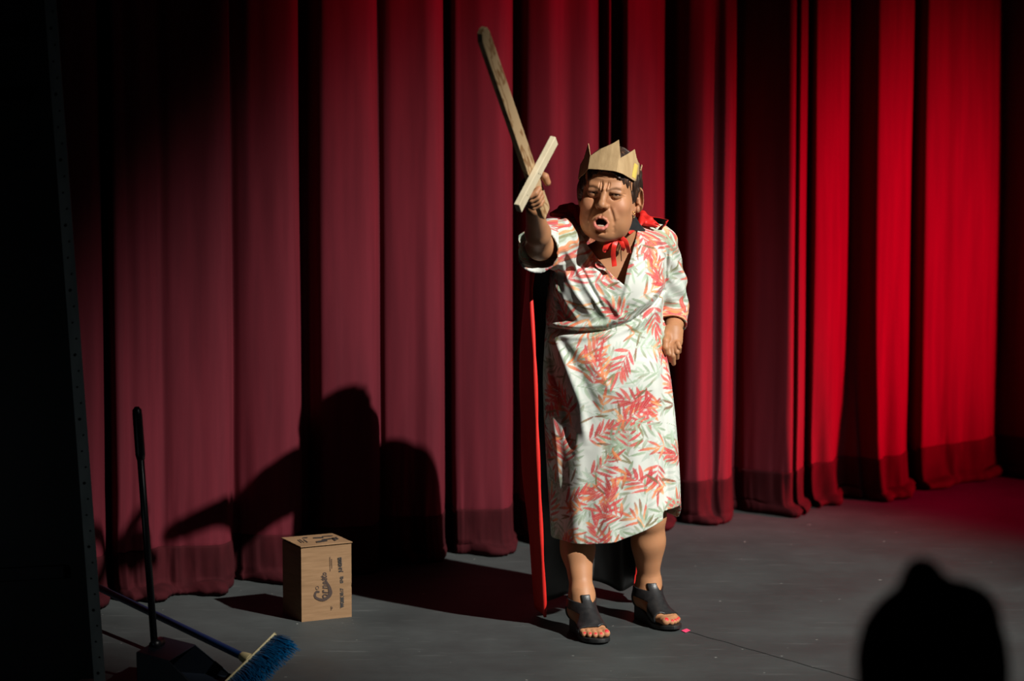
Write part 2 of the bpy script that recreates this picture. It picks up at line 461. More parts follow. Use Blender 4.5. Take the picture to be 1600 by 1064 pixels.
def text_on_box(mb, txt, size, u, w_, rot=90, **kw):
    v, f = text_mesh(txt, size, **kw)
    v = [(x, y * 1.35, z) for x, y, z in v]
    c, s = math.cos(R(rot)), math.sin(R(rot))
    mb.add([face_xy(u + x * c - y * s, w_ + x * s + y * c * 1.0, .0026 + z) for x, y, z in v], f)
# the logo, reading upwards: large C with a swash, then the letters growing smaller
mb = MB()
upx = EU / 78.2
u0 = (503 - 471.4) * upx
def fy(y): return (968 - y) * .00213
x = 0
adv = fy(934)
for ch, sz, du in (('o', .046, .0), ('r', .042, -.001), ('n', .039, -.002), ('e', .036, -.003), ('t', .038, -.004), ('t', .038, -.005), ('o', .028, -.006)):
    v, f = text_mesh(ch, sz, shear=.2, bold=.0009)
    xs = [q[0] for q in v]; wd = max(xs) - min(xs); x0 = min(xs)
    mb.add([face_xy((512.5 - 471.4) * upx + du - y, adv + (xx - x0) * .70, .0026 + z) for xx, y, z in v], f)
    adv += wd * .70 + (.0018 if ch not in 't' else -.001)
def swash(path, widths):
    pts = catmull([(a, b_) for a, b_ in path], 8); ws = catmull([(a, 0.) for a in widths], 8)[:, 0]
    v = []; f = []
    for i, q in enumerate(pts):
        d = pts[min(i + 1, len(pts) - 1)] - pts[max(i - 1, 0)]; d = d / (np.linalg.norm(d) + 1e-9); nn = np.array([-d[1], d[0]])
        for s in (1, -1):
            w2 = q + nn * ws[i] * s * .5
            v.append(face_xy((w2[0] - 471.4) * upx, fy(w2[1]), .0030))
    for i in range(len(pts) - 1): f.append((2 * i, 2 * i + 1, 2 * i + 3, 2 * i + 2))
    mb.add(v, f)
swash([(499, 922), (494.5, 921), (492, 925), (493, 930), (499, 934), (506, 935), (513, 931), (516, 925), (514, 915), (509, 905), (504, 896)], [2.6, 3.4, 3.4, 3.4, 4.0, 4.6, 5.6, 5.8, 4.2, 2.6, 1.2])
swash([(494, 917), (493, 914.5), (494.5, 912.5), (497, 913), (497.5, 916), (495.5, 917.5), (494, 917)], [.8] * 7)
mb.build('logo_print', m_ink, box)
mb = MB()
text_on_box(mb, 'WORK', .0120, (536.5 - 471.4) * upx, fy(951) + .0, bold=.0010)
text_on_box(mb, '05:17', .0118, (536 - 471.4) * upx, fy(932), bold=.0006)
text_on_box(mb, '0742', .0118, (536 - 471.4) * upx, fy(911.5), bold=.0006)
text_on_box(mb, 'JUN/2025', .0128, (534.5 - 471.4) * upx, fy(893), bold=.0006, rot=93)
mb.build('date_stamp', m_ink2, box)
for yy0, yy1, xx in ((890, 864.5, 515.8), (886, 868.5, 518.5), (953, 946.5, 517.2), (951, 946.5, 518.7)):
    mb = MB()
    for k in range(int((yy0 - yy1) / 1.6)):
        ya = yy0 - k * 1.6
        mb.prism([face_xy((xx - 471.4 + dx) * upx, fy(ya - dy), .0028) for dx, dy in ((-.5, 0), (.5, 0), (.5, 1.1), (-.5, 1.1))], nf * .0002)
    mb.build('fine_print', m_ink, box)
# black marks printed on the top flaps
mb = MB()
def top_xy(u, v_): return bpt(u, v_, 1) + Vector((0, 0, .0090))
random.seed(3)
for (u, v_, du, dv, sk) in ((.12, .3, .02, .30, .1), (.17, .3, .02, .34, .1), (.23, .28, .025, .3, .12), (.38, .18, .24, .13, .2), (.55, .35, .30, .10, .15), (.48, .62, .18, .10, -.2), (.75, .2, .05, .28, .1), (.84, .3, .04, .22, .1), (.3, .72, .1, .08, 0), (.68, .7, .2, .06, -.1)):
    mb.prism([top_xy(u, v_), top_xy(u + du, v_ + sk * .3), top_xy(u + du + .03, v_ + dv + sk * .3), top_xy(u + .03, v_ + dv)], (0, 0, .0004))
mb.build('top_print', m_ink2, box)

# ================================================================ PINK TAPE
tp = G(1072, 985)
mb = MB(); mb.prism([G(1064.5, 985.5, .0015), G(1071, 988.5, .0015), G(1078.5, 985.2, .0015), G(1073, 982.5, .0015)], (0, 0, .0012))
o = mb.build('floor_marking_tape', newmat('pink_gaffer_tape', (.85, .06, .16), .6)[0], origin=tp)
tag(o, 'small bright pink square of tape on the grey stage deck beside the sandal', 'tape mark')

# ================================================================ BROOM
m_blueh = newmat('glossy_blue_handle_paint', (.001, .030, .12), .5)[0]
m_cream = noisemat('cream_plastic', (.62, .50, .25), (.70, .58, .32), 20, rough=.4)
m_brist, nt, b = newmat('blue_nylon_bristle', (.0, .13, .33), .4)
hd = G(392, 1074, 0).copy(); hd = P(392, 1032, hd.y)
tail = G(150, 921, 0); tail.z = .02; tail = P(150, 916, 12.12)
bd = (tail - hd); bd.normalize()
broom = thing('broom', (hd.x, hd.y, 0), 'blue broom with a cream head lying on the stage near the carton', 'broom')
mb = MB(); mb.tube([hd + bd * .02, hd + bd * .04, hd + (tail - hd)], [.0125, .0125, .0118], n=16); mb.build('handle', m_blueh, broom, smooth=True)
e_h = Vector((.93, .37, 0)); e_h = (e_h - bd * e_h.dot(bd)).normalized(); e_z = e_h.cross(bd).normalized()
if e_z.z < 0: e_z = -e_z
th = R(37)
e1 = (e_h * math.cos(th) + e_z * math.sin(th)).normalized()     # long axis of the head
e2 = bd.cross(e1).normalized()
mb = MB()
prof_u = [(-.113, .006), (-.108, .014), (-.075, .018), (-.03, .021), (0, .022), (.03, .021), (.075, .018), (.108, .014), (.113, .006)]
rings = []
for u, hh in prof_u:
    rings.append([hd + e1 * u + bd * (-.012 + (hh - .008) * s1) + e2 * (.021 * s2) for s1, s2 in ((-.2, -1), (.9, -.7), (1.1, 0), (.9, .7), (-.2, 1), (-.5, 0))])
v = [q for r_ in rings for q in r_]; f = []
for i in range(len(rings) - 1):
    for k in range(6): f.append((i * 6 + k, i * 6 + (k + 1) % 6, (i + 1) * 6 + (k + 1) % 6, (i + 1) * 6 + k))
f += [list(range(6)), [len(v) - 1 - k for k in range(6)]]
mb.add(v, f)
mb.tube([hd - bd * .005, hd + bd * .035, hd + bd * .055], [.021, .018, .0155], n=16)
mb.build('head_block', m_cream, broom, bevel=.002, smooth=True)
mb = MB(); random.seed(7)
for a in range(74):
    for c_ in range(11):
        u = -.106 + .212 * (a + random.random()) / 74; w2 = -.016 + .032 * (c_ + random.random()) / 11
        base_ = hd + e1 * u - bd * .015 + e2 * w2
        L = .098 * random.uniform(.90, 1.03)
        dirv = (-bd + e1 * (u * 1.9 + random.uniform(-.04, .04)) + e2 * (w2 * 9 + random.uniform(-.04, .04))).normalized()
        mid_ = base_ + dirv * L * .5; tip_ = base_ + dirv * L + Vector((0, 0, -.008))
        if tip_.z < .003: tip_.z = .003
        if mid_.z < .003: mid_.z = .003
        mb.tube([base_, mid_, tip_], [.0012, .0011, .0007], n=3)
mb.build('bristles', m_brist, broom)

# ================================================================ DUSTPAN
m_pan = newmat('dark_blue_plastic', (.001, .004, .011), .6)[0]
m_hblk = newmat('black_plastic_tube', (.006, .006, .008), .35)[0]
YD = 11.27
pb = G(240, 1052); pb = Vector((P(248, 1010, YD).x, YD, 0))
pan = thing('dustpan', pb, 'black long-handled dustpan with a dark blue scoop standing before the curtain', 'dustpan')
ha = P(243, 1030, YD); hb = P(214, 640, YD + .06)
mb = MB(); mb.tube([ha, ha.lerp(hb, .5), hb], .0115, n=16); mb.build('handle', m_hblk, pan, smooth=True)
mb = MB(); g0 = ha.lerp(hb, .80); mb.tube([g0, ha.lerp(hb, .82), ha.lerp(hb, .98), ha.lerp(hb, 1.0), ha.lerp(hb, 1.012)], [.0125, .0155, .0155, .014, .006], n=16); mb.build('grip', m_hblk, pan, smooth=True)
# scoop: floor plate, back wall, two sloping cheeks and a half lid
dxv = Vector((.96, -.28, 0)).normalized(); dyv = Vector((.28, .96, 0))
def pp(a, c_, z_): return pb + dxv * a + dyv * c_ + Vector((0, 0, z_))
mb = MB(); Wd = .13
mb.add([pp(-.02, -Wd, .004), pp(.20, -Wd, .002), pp(.20, Wd, .002), pp(-.02, Wd, .004)], [(0, 1, 2, 3)])
mb.add([pp(-.02, -Wd, .004), pp(-.02, Wd, .004), pp(-.03, Wd * .85, .12), pp(-.03, -Wd * .85, .12)], [(0, 1, 2, 3)])
for s in (-1, 1):
    mb.add([pp(-.02, s * Wd, .004), pp(.20, s * Wd, .002), pp(.17, s * Wd * .95, .03), pp(.08, s * Wd * .88, .10), pp(-.03, s * Wd * .85, .12)], [(0, 1, 2, 3, 4)])
mb.add([pp(-.03, -Wd * .85, .12), pp(-.03, Wd * .85, .12), pp(.08, Wd * .88, .10), pp(.08, -Wd * .88, .10)], [(0, 1, 2, 3)])
o = mb.build('scoop', m_pan, pan)
sm = o.modifiers.new('solid', 'SOLIDIFY'); sm.thickness = .004; sm.offset = 0
bv = o.modifiers.new('bev', 'BEVEL'); bv.width = .002; bv.segments = 2
mb = MB(); mb.tube([pp(-.005, -.03, .125), pp(-.005, .03, .125)], .016, n=14); mb.tube([pp(0, 0, .12), ha + Vector((0, 0, .03))], .016, n=14); mb.build('hinge', m_hblk, pan, smooth=True)

# ================================================================ SDF TOOLKIT
class Fld:
    def __init__(s, lo, hi, h):
        s.lo = np.array(lo, float); s.h = h
        s.n = np.ceil((np.array(hi) - s.lo) / h).astype(int) + 1
        s.D = np.full(s.n, .06, dtype=np.float32)
        s.ax = [(s.lo[i] + np.arange(s.n[i]) * h).astype(np.float32) for i in range(3)]
    def sub(s, lo, hi):
        a = np.clip(np.floor((np.array(lo) - s.lo) / s.h).astype(int), 0, s.n)
        b = np.clip(np.ceil((np.array(hi) - s.lo) / s.h).astype(int) + 1, 0, s.n)
        if np.any(b <= a): return None, None
        sl = tuple(slice(a[i], b[i]) for i in range(3))
        X = s.ax[0][sl[0]][:, None, None]; Y = s.ax[1][sl[1]][None, :, None]; Z = s.ax[2][sl[2]][None, None, :]
        return sl, (X, Y, Z)
    def apply(s, prim, k=0., mode='u'):
        fn, lo, hi = prim
        m = max(k, .04) + 3 * s.h
        sl, g = s.sub(np.array(lo) - m, np.array(hi) + m)
        if sl is None: return s
        d = fn(*g).astype(np.float32); a = s.D[sl]
        if mode == 'u':
            r = np.minimum(a, d)
            if k > 0: hh = np.maximum(k - np.abs(a - d), 0) / k; r = r - hh * hh * k * .25
        else:
            r = np.maximum(a, -d)
            if k > 0: hh = np.maximum(k - np.abs(a + d), 0) / k; r = r + hh * hh * k * .25
        s.D[sl] = r
        return s
    def mesh(s, D=None):
        D = s.D if D is None else D
        S = D < 0
        c = S[:-1, :-1, :-1].astype(np.int8)
        cnt = np.zeros_like(c)
        for i in (0, 1):
            for j in (0, 1):
                for k in (0, 1):
                    cnt += S[i:S.shape[0] - 1 + i, j:S.shape[1] - 1 + j, k:S.shape[2] - 1 + k]
        act = (cnt > 0) & (cnt < 8)
        ids = np.argwhere(act)
        N = len(ids)
        idx = np.full(act.shape, -1, np.int32); idx[act] = np.arange(N, dtype=np.int32)
        off = np.array([(i, j, k) for i in (0, 1) for j in (0, 1) for k in (0, 1)])
        val = np.stack([D[ids[:, 0] + o[0], ids[:, 1] + o[1], ids[:, 2] + o[2]] for o in off], 1).astype(float)
        acc = np.zeros((N, 3)); num = np.zeros(N)
        for a in range(8):
            for b_ in range(a + 1, 8):
                if np.abs(off[a] - off[b_]).sum() != 1: continue
                va, vb = val[:, a], val[:, b_]
                m = (va < 0) != (vb < 0)
                t = np.where(m, va / np.where(m, va - vb, 1), 0)
                acc += (off[a] + t[:, None] * (off[b_] - off[a])) * m[:, None]; num += m
        V = s.lo + (ids + acc / num[:, None]) * s.h
        Q = []
        for ax_ in range(3):
            u, w_ = [q for q in range(3) if q != ax_]
            s0 = [slice(None)] * 3; s1 = [slice(None)] * 3
            s0[ax_] = slice(0, -1); s1[ax_] = slice(1, None)
            A = S[tuple(s0)]; B = S[tuple(s1)]
            df = (A != B)
            inner = [slice(None)] * 3; inner[u] = slice(1, -1); inner[w_] = slice(1, -1)
            df2 = np.zeros_like(df); df2[tuple(inner)] = df[tuple(inner)]
            e = np.argwhere(df2)
            if len(e) == 0: continue
            du = np.zeros(3, int); du[u] = 1; dw = np.zeros(3, int); dw[w_] = 1
            q = np.stack([idx[tuple((e - du - dw).T)], idx[tuple((e - dw).T)], idx[tuple(e.T)], idx[tuple((e - du).T)]], 1)
            inside = A[tuple(e.T)]
            flip = inside if ax_ != 1 else ~inside
            q[~flip] = q[~flip][:, ::-1]
            Q.append(q)
        Q = np.concatenate(Q)
        return V, Q[(Q >= 0).all(1)]

def bb(pts, r):
    pts = np.array(pts, float); return pts.min(0) - r, pts.max(0) + r
def cone(a, b, ra, rb):
    "round cone between two joints"
    a = np.array(a, float); b = np.array(b, float); ab = b - a; L2 = max((ab * ab).sum(), 1e-9)
    def fn(X, Y, Z):
        px, py, pz = X - a[0], Y - a[1], Z - a[2]
        t = np.clip((px * ab[0] + py * ab[1] + pz * ab[2]) / L2, 0, 1)
        return np.sqrt((px - t * ab[0]) ** 2 + (py - t * ab[1]) ** 2 + (pz - t * ab[2]) ** 2) - (ra + (rb - ra) * t)
    lo, hi = bb([a, b], max(ra, rb)); return fn, lo, hi
def ell(c, r, M=None):
    c = np.array(c, float); r = np.array(r, float); rm = r.max()
    Mi = np.eye(3) if M is None else np.array(M)[:3, :3].T
    def fn(X, Y, Z):
        p = [X - c[0], Y - c[1], Z - c[2]]
        q = [Mi[i, 0] * p[0] + Mi[i, 1] * p[1] + Mi[i, 2] * p[2] for i in range(3)]
        k0 = np.sqrt((q[0] / r[0]) ** 2 + (q[1] / r[1]) ** 2 + (q[2] / r[2]) ** 2)
        k1 = np.sqrt((q[0] / r[0] ** 2) ** 2 + (q[1] / r[1] ** 2) ** 2 + (q[2] / r[2] ** 2) ** 2)
        return k0 * (k0 - 1) / np.maximum(k1, 1e-6)
    return fn, c - rm, c + rm
def loft(tab, power=2.3):
    "tab rows: z, cx, cy, a, b -> stacked oval sections"
    t = np.array(sorted(tab), float)
    def fn(X, Y, Z):
        z = Z.ravel()
        cx, cy, a, b_ = [np.interp(z, t[:, 0], t[:, i]) for i in (1, 2, 3, 4)]
        cx, cy, a, b_ = [q[None, None, :] for q in (cx, cy, a, b_)]
        k = (np.abs((X - cx) / a) ** power + np.abs((Y - cy) / b_) ** power) ** (1 / power)
        d = (k - 1) * np.minimum(a, b_)
        return np.maximum(d, np.maximum(Z - t[-1, 0], t[0, 0] - Z))
    lo = (t[:, 1] - t[:, 3]).min(), (t[:, 2] - t[:, 4]).min(), t[0, 0]
    hi = (t[:, 1] + t[:, 3]).max(), (t[:, 2] + t[:, 4]).max(), t[-1, 0]
    return fn, np.array(lo), np.array(hi)
def chain(f, pts, rs, k=0., mode='u'):
    for i in range(len(pts) - 1): f.apply(cone(pts[i], pts[i + 1], rs[i], rs[i + 1]), k if i == 0 or mode == 's' else max(k * .4, .002), mode)
def vn(P_, sc, seed=0.):
    "value noise per vertex"
    return np.array([mnoise.noise((p[0] * sc + seed, p[1] * sc, p[2] * sc)) for p in P_])

# ================================================================ THE PERFORMER
PX, PY = .318, 12.12
person = thing('person', (PX, PY, 0), 'woman in a leafy print dress and red cape shouting and thrusting out a wooden sword', 'person')
m_skin = attrmat('warm_tan_skin', .52, .32, sss=.08, bump=.12, bscale=500)

# ---- head frame (local: +x picture right, -y forward, z up; eyes at z=0), scaled
HS = 1.22
yaw, roll, pit = R(13), R(4.5), R(-3)
Mh = Matrix.Rotation(-yaw, 3, 'Z') @ Matrix.Rotation(roll, 3, 'Y') @ Matrix.Rotation(pit, 3, 'X')
eyes_mid = P(944, 302, 11.87)
HO = eyes_mid - Mh @ Vector((0, -.085 * HS, 0))
Mn = np.array(Mh)
def hw(p): return HO + Mh @ (Vector(p) * HS)
def toloc(V): return ((V - np.array(HO)) @ Mn) / HS

def head_sdf(F_, hair=False):
    """everything in head units"""
    A = F_.apply
    A(ell((0, .012, .034), (.071, .090, .076)))
    A(ell((0, -.022, .040), (.064, .058, .046)), .03)
    A(ell((0, -.028, -.025), (.067, .054, .062)), .03)
    A(ell((0, -.030, -.072), (.061, .050, .045)), .03)
    for s in (-1, 1):
        A(ell((s * .039, -.060, -.036), (.025, .022, .023)), .022)      # cheek
        A(ell((s * .042, -.042, -.080), (.022, .032, .028)), .025)      # jowl
        A(ell((s * .055, .01, -.055), (.014, .03, .03)), .03)
    A(ell((0, -.068, -.110), (.024, .018, .015)), .028)                 # chin
    A(ell((0, -.020, -.104), (.050, .045, .027)), .03)                  # under the chin
    A(ell((0, -.072, -.073), (.032, .020, .034)), .02)                  # mouth mound
    A(cone((-.038, -.073, .016), (-.010, -.087, .0100), .0075, .0085), .016)
    A(cone((.038, -.073, .016), (.010, -.087, .0100), .0075, .0085), .016)
    # eye sockets
    for s in (-1, 1):
        A(ell((s * .0305, -.095, -.001), (.020, .013, .0120)), .014, 's')
        A(ell((s * .0310, -.0700, .0), (.0160, .0152, .0140)), .006)     # lids over the ball
        A(cone((s * .019, -.0865, .0066), (s * .042, -.0790, .0040), .0030, .0026), .009)  # heavy upper lid
        A(ell((s * .0305, -.090, -.0010), (.0132, .012, .0021)), .0015, 's')
    # nose
    A(cone((0, -.084, .006), (0, -.101, -.025), .0078, .0095), .012)
    A(ell((0, -.1045, -.031), (.0115, .0108, .0095)), .007)
    for s in (-1, 1):
        A(ell((s * .0125, -.095, -.0335), (.0075, .0105, .0080)), .005)
        A(ell((s * .0070, -.1020, -.0410), (.0042, .0062, .0044)), .002, 's')
    # mouth
    A(ell((0, -.100, -0.0780), (.0180, .036, .0120)), .005, 's')
    up = [(-.0190, -.0905, -0.0775), (-.013, -.0950, -0.0690), (-.005, -.0975, -0.0640), (0, -.097, -0.0650), (.005, -.0975, -0.0640), (.013, -.0950, -0.0690), (.0190, -.0905, -0.0775)]
    chain(F_, up, [.0020, .0026, .0030, .0028, .0030, .0026, .0020], .006)
    lo = [(-.0190, -.0900, -0.0785), (-.0145, -.0935, -0.0890), (-.006, -.0965, -0.0945), (.006, -.0965, -0.0945), (.0145, -.0935, -0.0890), (.0190, -.0900, -0.0785)]
    chain(F_, lo, [.0024, .0042, .0056, .0056, .0042, .0024], .006)
    # ears
    for s in (-1, 1):
        Me = Matrix.Rotation(s * R(42 if s > 0 else 8), 3, 'Z') @ Matrix.Rotation(R(-8), 3, 'X')
        A(ell((s * .080, .010, -.014), (.0058, .020, .033), Me), .006)
        if s > 0: A(ell((s * .0860, -.001, -.008), (.0050, .0115, .020), Me), .003, 's')
        A(ell((s * .078, .004, -.040), (.006, .008, .010)), .004)
        A(cone((s * .0765, -.001, -.012), (s * .077, .001, -.022), .004, .004), .004)

def part_from(fld, name, mat, parent, xf=None, colf=None, D=None):
    V, Q = fld.mesh(D)
    col = colf(V) if colf else None
    if xf is not None: V = xf(V)
    return V, Q, col
def h2w(V): return np.array(HO) + (V * HS) @ Mn.T

SK = np.array((.39, .178, .084)); SKD = np.array((.26, .115, .055))
def blend(c, m, tgt): return c * (1 - m[:, None]) + np.array(tgt)[None] * m[:, None]
def gauss(V, c, r): return np.exp(-(((V - np.array(c)) / np.array(r)) ** 2).sum(1))
def sstep(x, a, b_): t = np.clip((x - a) / (b_ - a), 0, 1); return t * t * (3 - 2 * t)
def skin_base(V, sc=30):
    n = vn(V, sc); return SK[None] * (1 + .16 * n[:, None]) * np.array((1, 1, 1))
def face_col(L):
    c = skin_base(L, 25)
    front = (L[:, 1] < -.03)
    for s in (-1, 1):
        c = blend(c, .35 * gauss(L, (s * .042, -.075, -.035), (.02, .03, .02)), (.46, .17, .10))
        # brows
        d = np.abs(L[:, 2] - np.interp(s * L[:, 0], [.008, .018, .032, .048], [.0065, .0125, .0165, .0110]))
        m = (1 - sstep(d, .0015, .0045)) * sstep(s * L[:, 0], .006, .012) * (1 - sstep(s * L[:, 0], .040, .048)) * (L[:, 1] < -.05)
        c = blend(c, .55 * m, (.075, .035, .02))
        # lash line
        d = np.sqrt(((L[:, 0] - s * .0305) / .0150) ** 2 + ((L[:, 2] + .0003) / .0040) ** 2)
        m = (1 - sstep(d, .85, 1.25)) * (L[:, 1] < -.05)
        c = blend(c, .75 * m, (.05, .022, .015))
        c = blend(c, .35 * gauss(L, (s * .032, -.085, .007), (.013, .02, .004)), (.16, .07, .045))
        c = blend(c, .5 * gauss(L, (s * .007, -.102, -.041), (.004, .006, .004)), (.08, .03, .02))
    # lips
    d = np.sqrt((L[:, 0] / .0230) ** 2 + ((L[:, 2] + .0795) / .0215) ** 2)
    m = (1 - sstep(d, .88, 1.02)) * (L[:, 1] < -.070)
    c = blend(c, (.35 + .45 * sstep(-L[:, 2], .074, .084)) * m, (.50, .13, .11))
    # inside of the mouth
    m = (1 - sstep(np.sqrt((L[:, 0] / .0185) ** 2 + ((L[:, 2] + .078) / .0125) ** 2), .9, 1.1)) * sstep(L[:, 1], -.091, -.086) * front
    c = blend(c, m, (.10, .018, .015))
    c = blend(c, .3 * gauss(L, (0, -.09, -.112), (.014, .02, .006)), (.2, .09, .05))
    c = blend(c, .25 * sstep(np.abs(L[:, 0]), .06, .075) , (.46, .20, .12))
    return c

# neck base in head units is continued by the world-space body
NB = Vector((.36, 12.10, 1.27))                                  # base of the neck, world
nb_l = np.array(toloc(np.array([NB]))[0])
fh = Fld((-.105, -.125, -.165), (.105, .115, .130), .0016)
head_sdf(fh)
fh.apply(cone((0, .018, -.060), nb_l, .050, .056), .03)
hx, hy_, hz3 = fh.ax[0][:, None], None, fh.ax[2][None, :]
hd_ = np.zeros((fh.n[0], fh.n[2]), np.float32)
def groove(path, w_, amp):
    "crease following a polyline on the face, both sides; amp<0 cuts, amp>0 swells"
    global hd_
    for s in (-1, 1):
        best = np.full(hd_.shape, 1e9); tt = np.zeros(hd_.shape); n_ = len(path) - 1
        for i in range(n_):
            (a0, b0), (a1, b1) = path[i], path[i + 1]; a0 *= s; a1 *= s
            dx, dy = a1 - a0, b1 - b0; t = np.clip(((hx - a0) * dx + (hz3 - b0) * dy) / (dx * dx + dy * dy), 0, 1)
            d = np.hypot(hx - a0 - t * dx, hz3 - b0 - t * dy); m = d < best
            best = np.where(m, d, best); tt = np.where(m, (i + t) / n_, tt)
        hd_ += amp * np.exp(-(best / w_) ** 2) * np.clip(np.sin(np.clip(tt, .04, .96) * PI) * 1.8, 0, 1)
groove([(.0060, .002), (.0062, .014), (.0085, .034)], .0019, -.0026)
groove([(.0130, .012), (.0135, .022), (.0125, .032)], .0016, -.0018)
groove([(.0000, .006), (.0000, .028)], .0022, .0010)
groove([(.015, -.030), (.025, -.046), (.032, -.066), (.034, -.084)], .0042, -.0022)
groove([(.024, -.036), (.034, -.050), (.041, -.072)], .0075, .0020)
groove([(.017, -.010), (.026, -.0165), (.038, -.0150), (.047, -.008)], .0022, -.0020)
groove([(.020, -.0065), (.033, -.0105), (.045, -.005)], .0030, .0012)
groove([(.046, .003), (.055, .000)], .0014, -.0010); groove([(.046, -.002), (.055, -.009)], .0014, -.0010)
groove([(-.030, .044), (0, .040), (.030, .044)], .0024, -.0007); groove([(-.026, .055), (0, .051), (.026, .055)], .0024, -.0006)
groove([(.032, -.084), (.035, -.095), (.032, -.106)], .0040, -.0012)
groove([(-.015, -.1020), (0, -.1045), (.015, -.1020)], .0042, -.0030)
groove([(-.0005, -.052), (0, -.066)], .0020, -.0008)
fh.D = fh.D - (hd_[:, None, :] * np.clip((-.035 - fh.ax[1][None, :, None]) / .02, 0, 1)).astype(np.float32)
Vh, Qh = fh.mesh()
# cut the head mesh below the jaw where the body mesh takes over
colh = face_col(Vh)
VH = h2w(Vh)

# ---- limbs, world coordinates
SR = P(884, 372, 12.06); ER = P(844, 384, 11.75); WR = P(834, 326, 11.48)
SL = P(1032, 378, 12.12); EL = P(1057, 478, 12.28); WL = P(1051, 518, 12.14)
HIP = P(948, 600, 12.12)
foot_r_heel, foot_r_toe = G(899, 983), G(938, 1007)
foot_l_heel, foot_l_toe = G(999, 964), G(1055, 986)
SOLE_H, SOLE_T = .048, .017
AR = Vector((P(909, 915, foot_r_heel.y - .02).x, foot_r_heel.y - .030, .125))
AL = Vector((P(1013, 900, foot_l_heel.y - .02).x, foot_l_heel.y - .030, .125))
KR = P(899, 815, 12.09); KL = P(1013, 806, 12.12)
THR = Vector((.24, 12.12, .75)); THL = Vector((.43, 12.14, .75))

def arm_r(F_):
    A = F_.apply
    A(cone(SR + Vector((.01, 0, -.015)), ER, .050, .043), .03)
    A(ell(ER, (.040, .040, .040)), .02)
    m = ER.lerp(WR, .35)
    A(cone(ER, m, .040, .038), .02); A(cone(m, WR, .038, .027), .02)
def arm_l(F_):
    A = F_.apply
    A(cone(SL + Vector((-.040, .05, -.05)), EL, .040, .037), .03)
    m = EL.lerp(WL, .4)
    A(cone(EL, m, .040, .038), .02); A(cone(m, WL, .038, .030), .02)

# sword frame
S0 = P(851, 334, 11.37); S1 = P(752, 46, 10.74)
bv_ = (S1 - S0).normalized()
ga, gb_ = P(799.5, 317, 11.3), P(857, 218, 11.3)
gd = gb_ - ga; gy = -(gd.x * bv_.x + gd.z * bv_.z) / bv_.y
gd = Vector((gd.x, gy, gd.z)).normalized()
nv = bv_.cross(gd).normalized()
if nv.y > 0: nv = -nv
CH = S0 + bv_ * .125                                             # middle of the grip
def hl(u, v_, w_): return CH + gd * u + bv_ * v_ + nv * w_
Mhd = Matrix((gd, bv_, nv)).transposed()
def hand_r(F_):
    A = F_.apply
    A(ell(hl(-.004, -.005, -.034), (.036, .044, .019), Mhd), .01)
    A(cone(hl(.0, -.022, -.036), WR, .026, .028), .02)
    for i, vv in enumerate((.030, .010, -.010, -.029)):
        r = (.0105, .0108, .0102, .0092)[i]
        pts = [hl(-.014, vv * .9, -.036), hl(-.041, vv, -.024), hl(-.046, vv - .001, .004), hl(-.032, vv - .002, .019), hl(-.012 - .003 * (i == 3), vv - .003, .021)]
        chain(F_, pts, [r * 1.15, r * 1.12, r * 1.05, r, r * .88], .006)
    pts = [hl(.014, -.030, -.038), hl(.038, -.010, -.026), hl(.046, .016, -.006), hl(.040, .020, .016), hl(.033, .002, .024)]
    chain(F_, pts, [.016, .015, .0135, .0122, .0108], .008)

def hand_l(F_):
    A = F_.apply
    d = Vector((0, 0, -1))
    p0 = WL; pk = P(1052, 540, 12.10)
    ax_ = (pk - p0).normalized(); lat = Vector((1, .25, 0)); lat = (lat - ax_ * lat.dot(ax_)).normalized(); nn = ax_.cross(lat).normalized()
    Mp = Matrix((lat, ax_, nn)).transposed()
    A(ell(p0.lerp(pk, .62), (.032, .040, .017), Mp), .02)
    A(cone(p0, p0.lerp(pk, .5), .030, .022), .02)
    tips = [((1044, 542), (1045, 553), (1047, 563)), ((1050, 543), (1051, 556), (1052.5, 568)), ((1055.5, 541), (1057.5, 550), (1058, 559)), ((1059, 537), (1061.5, 543), (1061.5, 550))]
    for i, (a, b_, c_) in enumerate(tips):
        r = (.0088, .0094, .0088, .0078)[i]
        pts = [p0.lerp(pk, .55) + lat * (-.018 + .012 * i), P(*a, 12.085), P(*b_, 12.075), P(*c_, 12.09)]
        chain(F_, pts, [r * 1.2, r * 1.1, r, r * .82], .006)
    # thumb along the hip side
    chain(F_, [p0.lerp(pk, .2) - lat * .018, P(1040, 533, 12.06), P(1040, 543, 12.05), P(1042, 551, 12.055)], [.013, .0125, .0108, .009], .01)

def foot_frame(heel, toe):
    d = (toe - heel); d.z = 0; L = d.length; d.normalize(); l = Vector((-d.y, d.x, 0))   # l: towards picture right (+x)
    if l.x < 0: l = -l
    return d, l, L
def foot(F_, heel, toe, ank, side, k=.02):
    "side=+1: the big toe lies towards picture right (her right foot)"
    d, l, L = foot_frame(heel, toe)
    A = F_.apply
    def q(u, v_, z_):
        zs_ = SOLE_H + (SOLE_T - SOLE_H) * min(1, max(0, (u - .05) / .10))
        return heel + d * u + l * (v_ * side) + Vector((0, 0, z_ + zs_))
    A(ell(q(.035, 0, .030), (.030, .030, .030)), k)
    A(cone(q(.035, 0, .035), ank, .031, .034), .03)
    A(cone(q(.04, -.004, .024), q(.155, -.022, .016), .026, .017), .03)
    A(cone(q(.05, .004, .028), q(.170, .022, .018), .028, .020), .03)
    A(cone(ank + d * .010, q(.15, .004, .022), .027, .016), .035)
    toes = [(.026, .0140, L - .005), (.006, .0105, L - .004), (-.010, .0098, L - .012), (-.0245, .0094, L - .024), (-.038, .0090, L - .040)]
    for v0, r, uu in toes:
        chain(F_, [q(uu - .068, v0 * .85, .016), q(uu - .028, v0, .0155), q(uu - r, v0 * 1.02, r + .001)], [r * 1.25, r * 1.0, r], .010)
    return q

